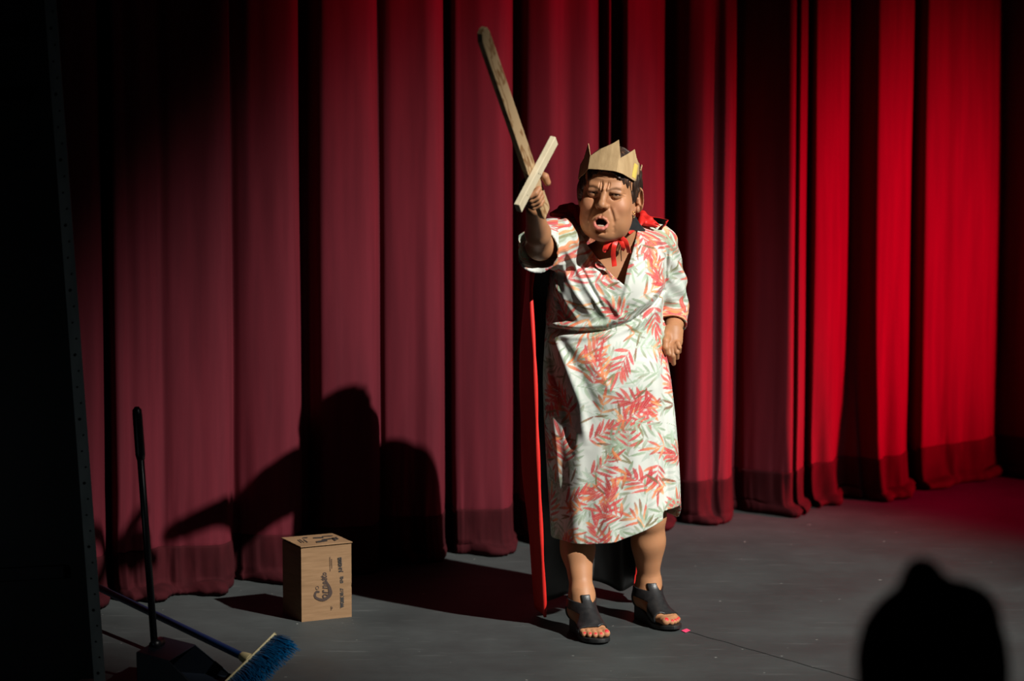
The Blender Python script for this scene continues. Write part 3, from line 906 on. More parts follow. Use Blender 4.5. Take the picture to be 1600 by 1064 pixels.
def legs(F_):
    A = F_.apply
    for K, An, T in ((KR, AR, THR), (KL, AL, THL)):
        A(cone(T, K, .085, .056), .03)
        c = K.lerp(An, .38)
        A(cone(K, c, .053, .050), .03); A(cone(c, An, .051, .034), .03)
        A(ell(K.lerp(An, .36) + Vector((0, .022, 0)), (.046, .046, .09)), .03)
        for s in (-1, 1): A(ell(An + Vector((s * .024, .0, -.006)), (.014, .014, .014)), .016)
        A(ell(K + Vector((0, -.030, 0)), (.034, .022, .036)), .03)

TOR = [(.70, .325, 12.12, .17, .15), (.85, .32, 12.12, .175, .15), (1.0, .315, 12.12, .17, .14), (1.12, .315, 12.10, .150, .125), (1.22, .335, 12.10, .140, .10), (1.275, .35, 12.095, .12, .075), (1.30, .355, 12.10, .07, .055)]
def torso(F_):
    F_.apply(loft(TOR)); F_.apply(ell((.335, 12.10, 1.19), (.135, .08, .06)), .04)
    F_.apply(cone(NB, hw((0, .018, -.060)), .056 * HS, .052 * HS), .03)

# coarse body: torso, arms, legs; fine pieces: head, hands, feet
fb = Fld((-.02, 11.30, .09), (.62, 12.45, 1.62), .005)
torso(fb); arm_r(fb); arm_l(fb); legs(fb)
for a in ((foot_r_heel, foot_r_toe, AR, 1), (foot_l_heel, foot_l_toe, AL, -1)): foot(fb, *a)
pieces = []
def clip(V, Q, keep):
    m = keep(V); q = Q[m[Q].all(1)]
    used = np.unique(q); mp_ = np.full(len(V), -1); mp_[used] = np.arange(len(used))
    return V[used], mp_[q], used
Vb, Qb = fb.mesh()
jaw = toloc(Vb)
HC = ((np.array(hl(0, 0, 0)), .085), (np.array(P(1051, 540, 12.1)), .070))
keepb = lambda V: (V[:, 2] > .150) & (np.linalg.norm(V - HC[0][0], axis=1) > .082) & (np.linalg.norm(V - HC[1][0], axis=1) > .067) & ~((toloc(V)[:, 2] > -.128) & (np.linalg.norm(toloc(V)[:, :2], axis=1) < .13))
vb, qb, _ = clip(Vb, Qb, keepb)
cb = skin_base(vb, 18)
pieces.append((vb, qb, cb))
vh, qh, us = clip(VH, Qh, lambda V: toloc(V)[:, 2] > -.150)
pieces.append((vh, qh, colh[us]))
def nailcol(V, tips, r, col=(.55, .02, .03)):
    c = skin_base(V, 30)
    for t in tips: c = blend(c, 1 - sstep(np.linalg.norm(V - np.array(t), axis=1), r * .7, r), col)
    return c
for fnc, ctr, rad in ((hand_r, hl(0, 0, 0), .10), (hand_l, P(1051, 540, 12.1), .085)):
    ctr = np.array(ctr)
    ff = Fld(ctr - rad, ctr + rad, .0020)
    fnc(ff)
    if fnc is hand_r: arm_r(ff)
    else: arm_l(ff)
    V, Q = ff.mesh(); V, Q, _ = clip(V, Q, lambda V: np.linalg.norm(V - ctr, axis=1) < rad - .012); pieces.append((V, Q, skin_base(V, 25)))
FF = []
for heel, toe, ank, side in ((foot_r_heel, foot_r_toe, AR, 1), (foot_l_heel, foot_l_toe, AL, -1)):
    d, l, L = foot_frame(heel, toe)
    lo = np.minimum(np.array(heel), np.array(toe)) - .06; hi = np.maximum(np.array(heel), np.array(toe)) + .06
    lo[2] = 0; hi[2] = .205
    ff = Fld(lo, hi, .0018)
    q = foot(ff, heel, toe, ank, side)
    for K, An in ((KR, AR), (KL, AL)):
        if An is ank:
            legs(ff)
    V, Q = ff.mesh()
    V, Q, _ = clip(V, Q, lambda V: V[:, 2] < .154)
    tips = [q(L - .009, .0265, .026), q(L - .006, .006, .020), q(L - .014, -.0103, .019), q(L - .026, -.025, .018), q(L - .042, -.039, .017)]
    c = skin_base(V, 30)
    for i, t in enumerate(tips):
        c = blend(c, 1 - sstep(np.linalg.norm((V - np.array(t)) , axis=1), (.0085, .0065, .006, .0058, .0055)[i] * .75, (.0085, .0065, .006, .0058, .0055)[i]), (.50, .015, .02))
    pieces.append((V, Q, c)); FF.append((ff, q, d, l, L, heel, side))
n = 0; VV = []; QQ = []; CC = []
for v, q, c in pieces: VV.append(v); QQ.append(q + n); CC.append(c); n += len(v)
body = pydata('body', np.concatenate(VV), np.concatenate(QQ), m_skin, person, smooth=True, col=np.concatenate(CC))

# ---- eyes, teeth, tongue
m_eye, nt, b = newmat('eye_white', (.55, .48, .42), .15)
m_iris = newmat('dark_brown_iris', (.03, .014, .008), .1)[0]
def ball(mb, c, r, n=16, sq=(1, 1, 1), mi=0):
    v = []; f = []
    for i in range(n + 1):
        for j in range(n * 2):
            a, b_ = PI * i / n, PI * j / n
            v.append(hw((c[0] + sq[0] * r * math.sin(a) * math.cos(b_), c[1] + sq[1] * r * math.sin(a) * math.sin(b_), c[2] + sq[2] * r * math.cos(a))))
    for i in range(n):
        for j in range(n * 2): f.append((i * 2 * n + j, i * 2 * n + (j + 1) % (2 * n), (i + 1) * 2 * n + (j + 1) % (2 * n), (i + 1) * 2 * n + j))
    mb.add(v, f, mi)
for s in (-1, 1):
    mb = MB(); ball(mb, (s * .0310, -.0712, 0), .0130); e = mb.build('eye', m_eye, person, smooth=True)
    mb = MB(); ball(mb, (s * .0310 + .001, -.0790, -.0005), .0062, sq=(1, .93, 1)); mb.build('iris', m_iris, e, smooth=True)
m_teeth = newmat('ivory_teeth', (.45, .38, .28), .25)[0]
mb = MB()
for k in range(7):
    a = (k - 3) * .15; ball(mb, (math.sin(a) * .026, -.061 - math.cos(a) * .026, -.0875), .0026, 8, (.85, .7, 1.4))
mb.build('teeth', m_teeth, person, smooth=True)
m_tong = newmat('pink_tongue', (.42, .12, .10), .35)[0]
mb = MB(); ball(mb, (0, -.072, -.0875), .011, 14, (1.15, 1.3, .55)); mb.build('tongue', m_tong, person, smooth=True)

# ---- hair
m_hair = attrmat('dark_brown_hair', .5, .5)
fhr = Fld((-.115, -.12, -.10), (.115, .13, .145), .0020)
fhr.apply(ell((0, .010, .036), (.0775, .1035, .086)))
fhr.apply(ell((0, .045, -.01), (.072, .066, .070)), .03)
for s in (-1, 1):
    fhr.apply(ell((s * .0690, -.024, .014), (.0085, .018, .032)), .012)
    fhr.apply(cone((s * .0735, -.018, .01), (s * .070, -.028, -.022), .008, .003), .006)
X, Y, Z = fhr.ax[0][:, None, None], fhr.ax[1][None, :, None], fhr.ax[2][None, None, :]
ang = np.arctan2(X, -(Y - .01))
st = np.sin(ang * 46 + 3 * np.sin(Z * 60) + 8 * Z / .1) * .0011 + np.sin(ang * 21 + Z * 90) * .0016 + np.sin(X * 180 + Z * 55) * np.sin(Y * 150) * .0012
fhr.D = fhr.D + st.astype(np.float32)
# face opening: wide over the brow, closing to the temples
k0 = np.sqrt((X / .0645) ** 2 + ((Z + .034) / .092) ** 2)
op = (k0 - 1) * .06
jag = .0010 * np.sin(X * 420) + .0008 * np.sin(X * 950 + 1)
op = np.maximum(op + jag, Y + .012)
fhr.D = np.maximum(fhr.D, -op).astype(np.float32)
# around the ears and below the nape
fhr.apply(ell((.086, .008, -.014), (.021, .026, .036)), .004, 's')
fhr.apply(ell((-.079, .004, -.004), (.0115, .034, .036)), .012); fhr.apply(ell((-.074, .03, -.035), (.014, .03, .03)), .012)
for s in (-1, 1): fhr.apply(ell((s * .08, -.03, -.062), (.04, .045, .036)), .004, 's')
fhr.D = np.maximum(fhr.D, -(Z + .080 + 0 * X + 0 * Y)).astype(np.float32)
V, Q = fhr.mesh()
n_ = vn(V * np.array((1, 1, .3)), 120)
hc = np.array((.030, .014, .008))[None] * (1 + .9 * n_[:, None]) + np.array((.05, .018, .006))[None] * sstep(n_, .1, .5)[:, None] * .7
pydata('hair', h2w(V), Q, m_hair, person, smooth=True, col=np.clip(hc, .002, 1))

# ---- earring
m_leather = noisemat('black_leather', (.010, .010, .011), (.018, .017, .017), 60, rough=.42, bump=.2)
m_gold = newmat('gold_metal', (.75, .48, .16), .25, metal=1.)[0]
er = thing('earring', (0, 0, 0), None, None); er.parent = person; er.location = (0, 0, 0)
YE = 11.915
outl = [(988, 336), (984.5, 339), (979.5, 345), (976.5, 351), (978, 357.5), (984, 359.5), (993, 360.3), (1001, 361.5), (1007.5, 361.8), (1008.5, 359), (1004.5, 355), (1000, 350), (996.5, 344), (993, 338.5)]
mb = MB(); mb.prism([P(a, b_, YE + .0006 * (a - 990) ) for a, b_ in outl], (0, .004, 0))
e = mb.build('earring', m_leather, person, bevel=.001); bpy.data.objects.remove(er)
mb = MB()
for dx in (-2.2, 2.0): mb.tube([P(989.5 + dx, 331.5, YE - .001), P(989.5 + dx, 335, YE - .004), P(989.5 + dx * .7, 338, YE - .004)], .0013, 8)
mb.tube([P(987.5, 331, YE), P(991.5, 331.5, YE)], .0016, 8)
mb.tube([P(990.5, 338, YE - .004), P(990.8, 343, YE - .0045)], .0010, 6)
mb.build('hook', m_gold, e, smooth=True)

# ================================================================ DRESS
# tropical leaf print, rasterised from code in cloth metres
TW, TH, TS = 1.5, 1.2, 1000                                      # width, height, texels per metre
tex = np.empty((int(TH * TS), int(TW * TS), 3), np.float32); tex[:] = (.59, .60, .545)
rng = random.Random(11)
def leaf(x, y, ang, L, Wd, col, col2=None):
    c, s = math.cos(ang), math.sin(ang)
    R_ = L * .6 + Wd
    mx, my = x + c * L / 2, y + s * L / 2
    i0, i1 = int((my - R_) * TS), int((my + R_) * TS) + 1; j0, j1 = int((mx - R_) * TS), int((mx + R_) * TS) + 1
    yy = (np.arange(i0, i1) / TS)[:, None]; xx = (np.arange(j0, j1) / TS)[None, :]
    u = ((xx - x) * c + (yy - y) * s) / L; v = (-(xx - x) * s + (yy - y) * c) / Wd
    bend = .35 * (u - .5) ** 2 - .08
    hw_ = np.where((u > 0) & (u < 1), (np.clip(u, 0, 1) ** .7) * (1 - np.clip(u, 0, 1)) ** .8 * 1.72, 0) * .5
    m = np.clip((hw_ - np.abs(v - bend)) * Wd * TS + .5, 0, 1) * (hw_ > 0)
    m = m * (.97 - .15 * np.abs(v - bend) / .5)
    cc = np.array(col)[None, None] * np.ones(m.shape + (1,))
    if col2 is not None: cc = cc + (np.array(col2) - np.array(col))[None, None] * np.clip(u * 1.5 - .3, 0, 1)[..., None]
    # pale mid rib
    rib = (np.abs(v - bend) < .05) * .15
    cc = cc * (1 - rib[..., None]) + .8 * rib[..., None]
    I = np.arange(i0, i1) % tex.shape[0]; J = np.arange(j0, j1) % tex.shape[1]
    t = tex[np.ix_(I, J)]; tex[np.ix_(I, J)] = t * (1 - m[..., None]) + cc * m[..., None]
CORAL = [(.60, .055, .045), (.55, .04, .05), (.62, .10, .07), (.44, .025, .025)]
ORNG = [(.74, .25, .07), (.70, .18, .05), (.78, .38, .16)]
SAGE = [(.24, .33, .20), (.32, .41, .28), (.18, .26, .14), (.38, .48, .36)]
OLIV = [(.17, .17, .06), (.22, .20, .09), (.13, .09, .03)]
BRWN = [(.22, .05, .02), (.30, .08, .03)]
def frond(x, y, ang, L, pal, pal2, n=8, ll=.055, lw=.013, wash=1.):
    for i in range(n):
        t = (i + .5) / n
        bx_, by_ = x + math.cos(ang + .25 * t) * L * t, y + math.sin(ang + .25 * t) * L * t
        for s in (-1, 1):
            a = ang + .25 * t + s * (1.05 - .6 * t) + rng.uniform(-.1, .1)
            l_ = ll * (1 - .45 * abs(t - .4)) * rng.uniform(.8, 1.1)
            cA = rng.choice(pal); cB = rng.choice(pal2)
            if wash < 1: cA = tuple(q * wash + .72 * (1 - wash) for q in cA); cB = tuple(q * wash + .72 * (1 - wash) for q in cB)
            leaf(bx_, by_, a, l_, lw * rng.uniform(.8, 1.2), cA, cB)
    leaf(x, y, ang + .12, L * 1.1, .0035, rng.choice(pal))
    leaf(x + math.cos(ang + .2) * L, y + math.sin(ang + .2) * L, ang + .25, ll, lw, rng.choice(pal), rng.choice(pal2))
cells = [(i, j) for i in range(15) for j in range(12)]
for ph in range(4):
    rng.shuffle(cells)
    for i, j in cells:
        x = (i + .5 + rng.uniform(-.4, .4)) * TW / 15; y = (j + .5 + rng.uniform(-.4, .4)) * TH / 12
        kx = (i + 2 * j) % 3
        if ph == 0: frond(x + .05, y + .04, rng.uniform(0, 6.28), .09, SAGE, SAGE, 5, .060, .014, .55)
        elif ph == 1: frond(x, y, rng.uniform(0, 6.28), .075, SAGE, OLIV + SAGE, 4, .055, .014, .85)
        elif ph == 2:
            if kx != 1: frond(x, y, rng.choice((1.2, 1.7, 4.5, 2.4, .4)) + rng.uniform(-.7, .7), .085, CORAL, CORAL + CORAL + ORNG, 5, .066, .0165)
            else: frond(x, y, rng.uniform(0, 6.28), .05, ORNG, CORAL + BRWN, 2, .058, .015)
        else:
            if (i * 3 + j) % 4 == 0: frond(x - .03, y - .03, rng.uniform(0, 6.28), .07, SAGE, SAGE + OLIV, 4, .052, .0125, .9)
            if kx == 2: leaf(x + .01, y - .02, rng.uniform(0, 6.28), .055, .013, rng.choice(OLIV), rng.choice(OLIV + BRWN))
            if kx == 0:
                for q_ in range(2): leaf(x + .03, y + .03, rng.uniform(0, 6.28), .05, .013, rng.choice(ORNG), rng.choice(BRWN + ORNG))
            elif kx == 1:
                for q_ in range(2): leaf(x - .02, y + .02, rng.uniform(0, 6.28), .05, .012, rng.choice(OLIV + BRWN), rng.choice(OLIV))
def texat(u, v):
    u = (u * TS) % tex.shape[1]; v = (v * TS) % tex.shape[0]
    i0 = np.floor(v).astype(int); j0 = np.floor(u).astype(int); fu = (u - j0)[:, None]; fv = (v - i0)[:, None]
    i1 = (i0 + 1) % tex.shape[0]; j1 = (j0 + 1) % tex.shape[1]; i0 %= tex.shape[0]; j0 %= tex.shape[1]
    return (tex[i0, j0] * (1 - fu) * (1 - fv) + tex[i0, j1] * fu * (1 - fv) + tex[i1, j0] * (1 - fu) * fv + tex[i1, j1] * fu * fv)

YS = 12.08
rows_ = [(352, 915, 1000, .06), (362, 893, 1022, .085), (375, 878, 1036, .11), (400, 866, 1044, .135), (430, 858, 1044, .155), (460, 855, 1042, .165), (490, 853, 1037, .155), (510, 853, 1036, .150), (530, 851, 1040, .158), (560, 850, 1044, .170),
         (600, 848, 1048, .175), (650, 849, 1054, .172), (700, 852, 1059, .168), (750, 856, 1062, .165), (800, 860, 1063.5, .165), (850, 863, 1064, .165), (900, 866, 1064, .165)]
tab = []
for y, x0, x1, bb_ in rows_:
    a0, a1 = P(x0, y, YS), P(x1, y, YS)
    tab.append((a0.z, (a0.x + a1.x) / 2, 12.11, (a1.x - a0.x) / 2, bb_))
fd = Fld((.02, 11.60, .20), (.66, 12.40, 1.40), .0028)
fd.apply(loft(tab, 2.15))
sk = .03
# bust and belly
b1, b2 = P(905, 448, 11.97), P(985, 448, 11.98)
fd.apply(ell((b1.x, 12.00, b1.z), (.075, .055, .07)), .05); fd.apply(ell((b2.x, 12.01, b2.z), (.075, .055, .07)), .05)
fd.apply(ell((.31, 12.02, P(0, 585, 12).z), (.15, .085, .12)), .06)
# sleeves: her right one points at the audience, her left one hangs and bends behind
sdir = (ER - SR).normalized()
s_end = ER + sdir * .02
fd.apply(cone(SR + Vector((.01, .01, -.005)), SR.lerp(s_end, .5), .074, .070), .035); fd.apply(cone(SR.lerp(s_end, .5), s_end + Vector((-.006, 0, -.012)), .071, .074), .03)
fd.apply(ell(SR.lerp(s_end, .3) + Vector((.0, 0, -.05)), (.045, .08, .045)), .05)
l_end = P(1050.5, 512, 12.17)
SLc = SL + Vector((-.010, 0, -.008)); 
fd.apply(cone(SLc, P(1041, 440, 12.2), .068, .064), .035); fd.apply(cone(P(1041, 440, 12.2), P(1047, 482, 12.235), .064, .058), .02); fd.apply(cone(P(1047, 482, 12.235), l_end, .058, .050), .02)
X, Y, Z = fd.ax[0][:, None, None], fd.ax[1][None, :, None], fd.ax[2][None, None, :]
# photograph columns and rows for the front of the cloth (a world-space map at the chest's depth)
Zc = YS * CP + (H - Z) * SP
PXg = 800 + X * F / Zc
tz = (H - Z) / YS
PYg = 532 + F * np.tan(np.arctan(tz) - PITCH) + 0 * X
frontw = np.clip((12.13 - Y) / .06, 0, 1)
def ridge(path, w_, amp, soft=1.):
    "fold following a polyline on the front, Gaussian section"
    global disp
    best = np.full((fd.n[0], fd.n[2]), 1e9, np.float32); tt = np.zeros_like(best)
    px2 = PXg[:, 0, :]; py2 = PYg[:, 0, :] if PYg.ndim == 3 else PYg
    py2 = np.broadcast_to(py2, px2.shape)
    tot = sum(math.dist(path[i], path[i + 1]) for i in range(len(path) - 1)); acc = 0
    for i in range(len(path) - 1):
        (ax0, ay0), (bx_, by_) = path[i], path[i + 1]
        dx, dy = bx_ - ax0, by_ - ay0; L = math.hypot(dx, dy)
        t = np.clip(((px2 - ax0) * dx + (py2 - ay0) * dy) / (L * L), 0, 1)
        d = np.hypot(px2 - ax0 - t * dx, py2 - ay0 - t * dy)
        m = d < best; best = np.where(m, d, best); tt = np.where(m, (acc + t * L) / tot, tt); acc += L
    env = np.clip(np.sin(np.clip(tt, 0.02, .98) * PI) * 2.2, 0, 1) if soft else 1
    disp += amp * np.exp(-(best / w_) ** 2) * env
disp = np.zeros((fd.n[0], fd.n[2]), np.float32)
# wrap of the bodice
ridge([(884, 335), (905, 372), (930, 420), (955, 468), (968, 486)], 5, .009, 0)
ridge([(875, 350), (893, 395), (915, 440), (945, 485), (962, 495)], 5, .008)
ridge([(895, 350), (917, 400), (940, 440), (962, 478)], 3, -.004)
ridge([(866, 365), (880, 410), (900, 450), (930, 490)], 6, .007)
ridge([(905, 400), (928, 440), (950, 480)], 4, .005); ridge([(898, 395), (922, 440), (945, 482)], 3.2, -.006)
ridge([(868, 440), (885, 470), (905, 496)], 4, .004); ridge([(862, 450), (878, 478), (896, 498)], 3.5, -.005)
ridge([(872, 372), (888, 420), (912, 462), (940, 498)], 4, -.004)
ridge([(1002, 345), (990, 400), (978, 440), (966, 480), (960, 492)], 4, .006, 0)
ridge([(860, 502), (900, 503), (940, 499), (975, 487), (1010, 462), (1032, 440)], 5, .011, 0)
ridge([(860, 513), (905, 512), (950, 508), (985, 496), (1018, 474), (1036, 455)], 3.5, -.013, 0)
ridge([(862, 520), (905, 520), (950, 516), (990, 504), (1025, 482)], 4, .004)
ridge([(985, 470), (1005, 455), (1030, 425)], 4, .004)
ridge([(960, 495), (990, 480), (1020, 450), (1038, 420)], 3, -.004)
# drape pulled from the left hip across the skirt
ridge([(862, 516), (882, 560), (905, 620), (915, 690)], 8, .011)
ridge([(858, 530), (868, 580), (885, 640), (893, 700)], 7, -.012)
ridge([(852, 545), (858, 610), (868, 690), (874, 780)], 6, .007)
ridge([(870, 520), (905, 570), (935, 640)], 7, -.005)
ridge([(880, 520), (925, 560), (962, 610)], 7, .004)
ridge([(1030, 520), (1036, 600), (1040, 700), (1040, 800)], 5, -.007)
ridge([(1020, 560), (1024, 640), (1022, 740), (1018, 820)], 8, .005)
ridge([(1048, 560), (1052, 650), (1054, 760), (1052, 800)], 5, .005)
ridge([(985, 620), (990, 700), (985, 790), (975, 840)], 12, .006)
ridge([(950, 640), (945, 720), (938, 800), (935, 850)], 9, -.005)
ridge([(900, 660), (905, 740), (902, 800), (900, 850)], 9, .005)
ridge([(1043, 380), (1040, 420), (1038, 470), (1036, 500)], 3.5, -.010)
ridge([(1026, 370), (1034, 400), (1032, 440)], 4, -.004)
ridge([(866, 420), (864, 460), (866, 500)], 4, .004)
ridge([(876, 430), (874, 465), (878, 500)], 4, -.004)
ridge([(840, 380), (862, 372), (880, 380)], 3, -.004); ridge([(845, 395), (866, 392), (884, 402)], 3.5, .004)
zz = Z[0, 0]; nx = fd.n[0]
fd.D = fd.D - (disp[:, None, :] * frontw).astype(np.float32)
tq = np.arctan2(X - .315, -(Y - 12.11))
low = np.clip((.85 - Z) / .5, 0, 1)
fd.D = fd.D - (low * .004 * np.sin(tq * 9 + 1.5 * np.sin(Z * 4))).astype(np.float32)
# soft crinkles on the sleeves
slv = (np.clip((X - .51) / .02, 0, 1) + np.clip((.125 - X) / .02, 0, 1)) * np.clip((Z - 1.03) / .05, 0, 1)
fd.D = fd.D - (slv * .0022 * np.sin(Z * 120 + Y * 60 + X * 40)).astype(np.float32)
solid = fd.D.copy()
shell = np.maximum(fd.D, -(fd.D + .0075))
# hem: slanting lower edge, with the back flap a little lower on the far side
hemy = np.interp(PXg[:, 0, 0] if False else (800 + fd.ax[0] * F / (YS * CP + (H - .35) * SP)), [840, 866, 920, 960, 1000, 1034, 1035.5, 1066], [846, 852, 853, 848, 833, 818, 804, 800])
hemz = np.array([P(800, yy, YS - .14).z for yy in hemy]).astype(np.float32)
hemback = .33
hz_ = hemz[:, None, None] * frontw + np.minimum(hemz[:, None, None], hemback + .03) * (1 - frontw)
shell = np.maximum(shell, hz_ - Z)
# neckline: V of skin in front, open at the top
def inpoly_sd(px2, py2, poly):
    d = np.full(px2.shape, 1e9, np.float32); ins = np.zeros(px2.shape, bool); n_ = len(poly)
    for i in range(n_):
        (x0, y0), (x1, y1) = poly[i], poly[(i + 1) % n_]
        dx, dy = x1 - x0, y1 - y0
        t = np.clip(((px2 - x0) * dx + (py2 - y0) * dy) / (dx * dx + dy * dy), 0, 1)
        d = np.minimum(d, np.hypot(px2 - x0 - t * dx, py2 - y0 - t * dy))
        c_ = ((y0 > py2) != (y1 > py2)) & (px2 < (x1 - x0) * (py2 - y0) / (y1 - y0 + 1e-9) + x0); ins ^= c_
    return np.where(ins, -d, d)
px2 = PXg[:, 0, :]; py2 = np.broadcast_to(PYg[:, 0, :], px2.shape)
vd = inpoly_sd(px2, py2, [(896, 300), (900, 345), (918, 380), (938, 404), (957, 424), (973, 437), (978, 414), (987, 388), (996, 356), (1000, 300)]) / 473
vneck = np.maximum(vd[:, None, :], Y - 12.13)
shell = np.maximum(shell, -vneck)
# neck hole further back
hole = np.sqrt(((X - .355) / 1.0) ** 2 + ((Y - 12.11) / 1.0) ** 2) - .082
hole = np.maximum(hole, 1.24 - Z)
shell = np.maximum(shell, -hole)
# sleeve mouths
c0 = np.array(s_end); nn = np.array(sdir)
pl = (X - c0[0]) * nn[0] + (Y - c0[1]) * nn[1] + (Z - c0[2]) * nn[2] + .03 * np.abs((Z - c0[2])) 
loc = np.maximum(-pl, np.sqrt((X - c0[0]) ** 2 + (Y - c0[1]) ** 2 + (Z - c0[2]) ** 2) - .16)
shell = np.maximum(shell, -loc)
dl = np.array((Vector(l_end) - P(1049, 482, 12.235)).normalized()); c0 = np.array(l_end) - dl * .012
pl = (X - c0[0]) * dl[0] + (Y - c0[1]) * dl[1] + (Z - c0[2]) * dl[2]
loc = np.maximum(-pl, np.sqrt((X - c0[0] - .01) ** 2 + (Y - c0[1]) ** 2 + (Z - c0[2]) ** 2) - .062)
shell = np.maximum(shell, np.minimum(-loc, 1))
V, Q = fd.mesh(shell.astype(np.float32))
# drop loose crumbs
u = np.arctan2(V[:, 0] - .315, -(V[:, 1] - 12.11)) * .17
uu = np.where(np.abs(V[:, 0] - .315) < .0, V[:, 0], u) + .6
arm = (V[:, 0] < .15) & (V[:, 2] > 1.0)
uu = np.where(arm, V[:, 0] * .8 - V[:, 1] + 12.6, uu)
cd = texat(uu + .015 * np.sin(V[:, 2] * 9), V[:, 2] + .012 * np.sin(V[:, 0] * 11))
m_dress = attrmat('printed_viscose_cloth', .7, .25, bump=.15, bscale=900, sheen=.1)
dress = pydata('dress', V, Q, m_dress, person, smooth=True, col=cd)

# ================================================================ SANDALS
m_sole = noisemat('black_rubber_sole', (.008, .008, .008), (.014, .014, .014), 40, rough=.5)
for ff, q, d, l, L, heel, side in FF:
    # sole: outline along the foot with a wedge under the heel
    outl = [(-.004, 0, .0), (.004, .022, 0), (.03, .033, 0), (.07, .031, 0), (.12, .036, 0), (.16, .046, 0), (.20, .046, 0), (.23, .036, 0), (L + .012, .012, 0), (L + .008, -.012, 0), (.225, -.034, 0), (.19, -.045, 0), (.15, -.044, 0), (.10, -.033, 0), (.06, -.030, 0), (.03, -.031, 0), (.004, -.022, 0)]
    pts = catmull([(a, b_, 0) for a, b_, _ in outl] + [(outl[0][0], outl[0][1], 0)], 4)[:-1]
    mb = MB(); n_ = len(pts); v = []
    def sz(u): return SOLE_H + (SOLE_T - SOLE_H) * min(1, max(0, (u - .05) / .10))
    prof_ = [(0.0, -.004, 0), (.004, 0, 0), (.5, .001, 0), (.92, .0, 0), (1.0, -.003, 0)]
    for fr, ins_, _ in prof_:
        for a, b_, _z in pts:
            cu, cvv = .12, 0
            a2 = a + (cu - a) * (-ins_) / .1 * -1 * -1 if False else a * (1 + ins_ * 2) ; b2 = b_ * (1 + ins_ * 8)
            tipup = .006 * max(0, (a - .17) / .07) if fr < .5 else .002 * max(0, (a - .2) / .05)
            v.append(heel + d * a2 + l * (b2 * side) + Vector((0, 0, sz(a) * fr + .001 + tipup)))
    f = []
    for r_ in range(len(prof_) - 1):
        for k in range(n_): f.append((r_ * n_ + k, r_ * n_ + (k + 1) % n_, (r_ + 1) * n_ + (k + 1) % n_, (r_ + 1) * n_ + k))
    f += [list(range(n_)), [(len(prof_) - 1) * n_ + k for k in range(n_)]]
    mb.add(v, f)
    sandal = mb.build('sandal', m_sole, person, smooth=False, bevel=.0015)
    tag(sandal, 'black wedge sandal sole')
    # upper: shell just outside the foot
    X, Y, Z = ff.ax[0][:, None, None], ff.ax[1][None, :, None], ff.ax[2][None, None, :]
    U = (X - heel.x) * d.x + (Y - heel.y) * d.y; W_ = ((X - heel.x) * l.x + (Y - heel.y) * l.y) * side
    body_ = ff.D
    sh = np.maximum(body_ - .0050, -(body_ - .0002))
    vamp = np.maximum(np.maximum(.112 + .8 * np.abs(W_ - .002) - U, U - (.192 - .35 * np.abs(W_ - .012))), Z - .2)
    hsz = .050
    band = np.maximum(np.abs(Z - (.102 - .10 * (U - .03))) - .0150, .2 * (-U) - 1)
    tongue = np.maximum(np.maximum(np.abs(W_ - .004) - (.015 + .9 * np.clip(U - .098, 0, 1)), U - .16), .055 - U)
    tongue = np.maximum(tongue, Z - .135)
    heelc = np.maximum(U - .028, Z - .092)
    reg = np.minimum(np.minimum(vamp, band), np.minimum(tongue, heelc))
    s_ = np.maximum(sh, reg)
    s_ = np.maximum(s_, (SOLE_T * .6) - Z)
    s_ = np.maximum(s_, Z - .150)
    V, Q = ff.mesh(s_.astype(np.float32))
    up_ = pydata('strap', V, Q, m_leather, sandal, smooth=True)
    # buckle on the ankle band
    mb = MB(); bc = q(.088, .006, .098 - .040)
    mb.box(heel + d * .083 + l * (.004 * side) + Vector((0, 0, .1215)), l * .008, d * .006 + Vector((0, 0, -.003)), (0, 0, .0012))
    mb.build('buckle', newmat('dull_silver', (.5, .5, .5), .3, metal=1.)[0], sandal, bevel=.0008)
# thin anklet
mb = MB(); ac = AL + Vector((0, 0, .010))
mb.tube([ac + Vector((math.cos(a) * .0385, math.sin(a) * .0385 - .002, .002 * math.sin(a))) for a in np.linspace(0, 2 * PI, 33)], .0011, 6, cap=False)
mb.build('anklet', newmat('silver_chain', (.6, .6, .6), .25, metal=1.)[0], person, smooth=True)

# ================================================================ CAPE
m_red = noisemat('bright_red_satin', (.55, .010, .006), (.64, .016, .010), 8, rough=.6, bump=.15, bscale=40, sheen=.1)
m_lin = noisemat('black_satin_lining', (.030, .029, .027), (.055, .052, .048), 9, rough=.36, bump=1., bscale=14)
levels = [
 (1.365, [(.175, 12.035), (.175, 12.14), (.25, 12.21), (.36, 12.24), (.46, 12.215), (.515, 12.14), (.51, 12.05)]),
 (1.335, [(.135, 12.05), (.125, 12.16), (.23, 12.26), (.36, 12.285), (.47, 12.25), (.505, 12.16), (.495, 12.08)]),
 (1.27, [(.085, 12.06), (.070, 12.20), (.20, 12.33), (.36, 12.35), (.46, 12.30), (.50, 12.22), (.49, 12.15)]),
 (1.15, [(.060, 12.03), (.055, 12.20), (.18, 12.38), (.36, 12.42), (.46, 12.38), (.48, 12.31), (.46, 12.25)]),
 (.90, [(.072, 11.99), (.040, 12.20), (.17, 12.42), (.36, 12.47), (.48, 12.43), (.50, 12.37), (.49, 12.31)]),
 (.60, [(.082, 11.98), (.050, 12.20), (.18, 12.44), (.36, 12.50), (.47, 12.47), (.48, 12.40), (.47, 12.34)]),
 (.30, [(.095, 12.00), (.065, 12.22), (.19, 12.46), (.36, 12.52), (.45, 12.50), (.46, 12.42), (.45, 12.36)]),
 (.030, [(.108, 12.08), (.085, 12.25), (.20, 12.47), (.35, 12.53), (.43, 12.51), (.445, 12.44), (.43, 12.38)])]
NL = 60; rowsC = []
lv = catmull([[z_] + [c for p in pts for c in p] for z_, pts in levels], 8)
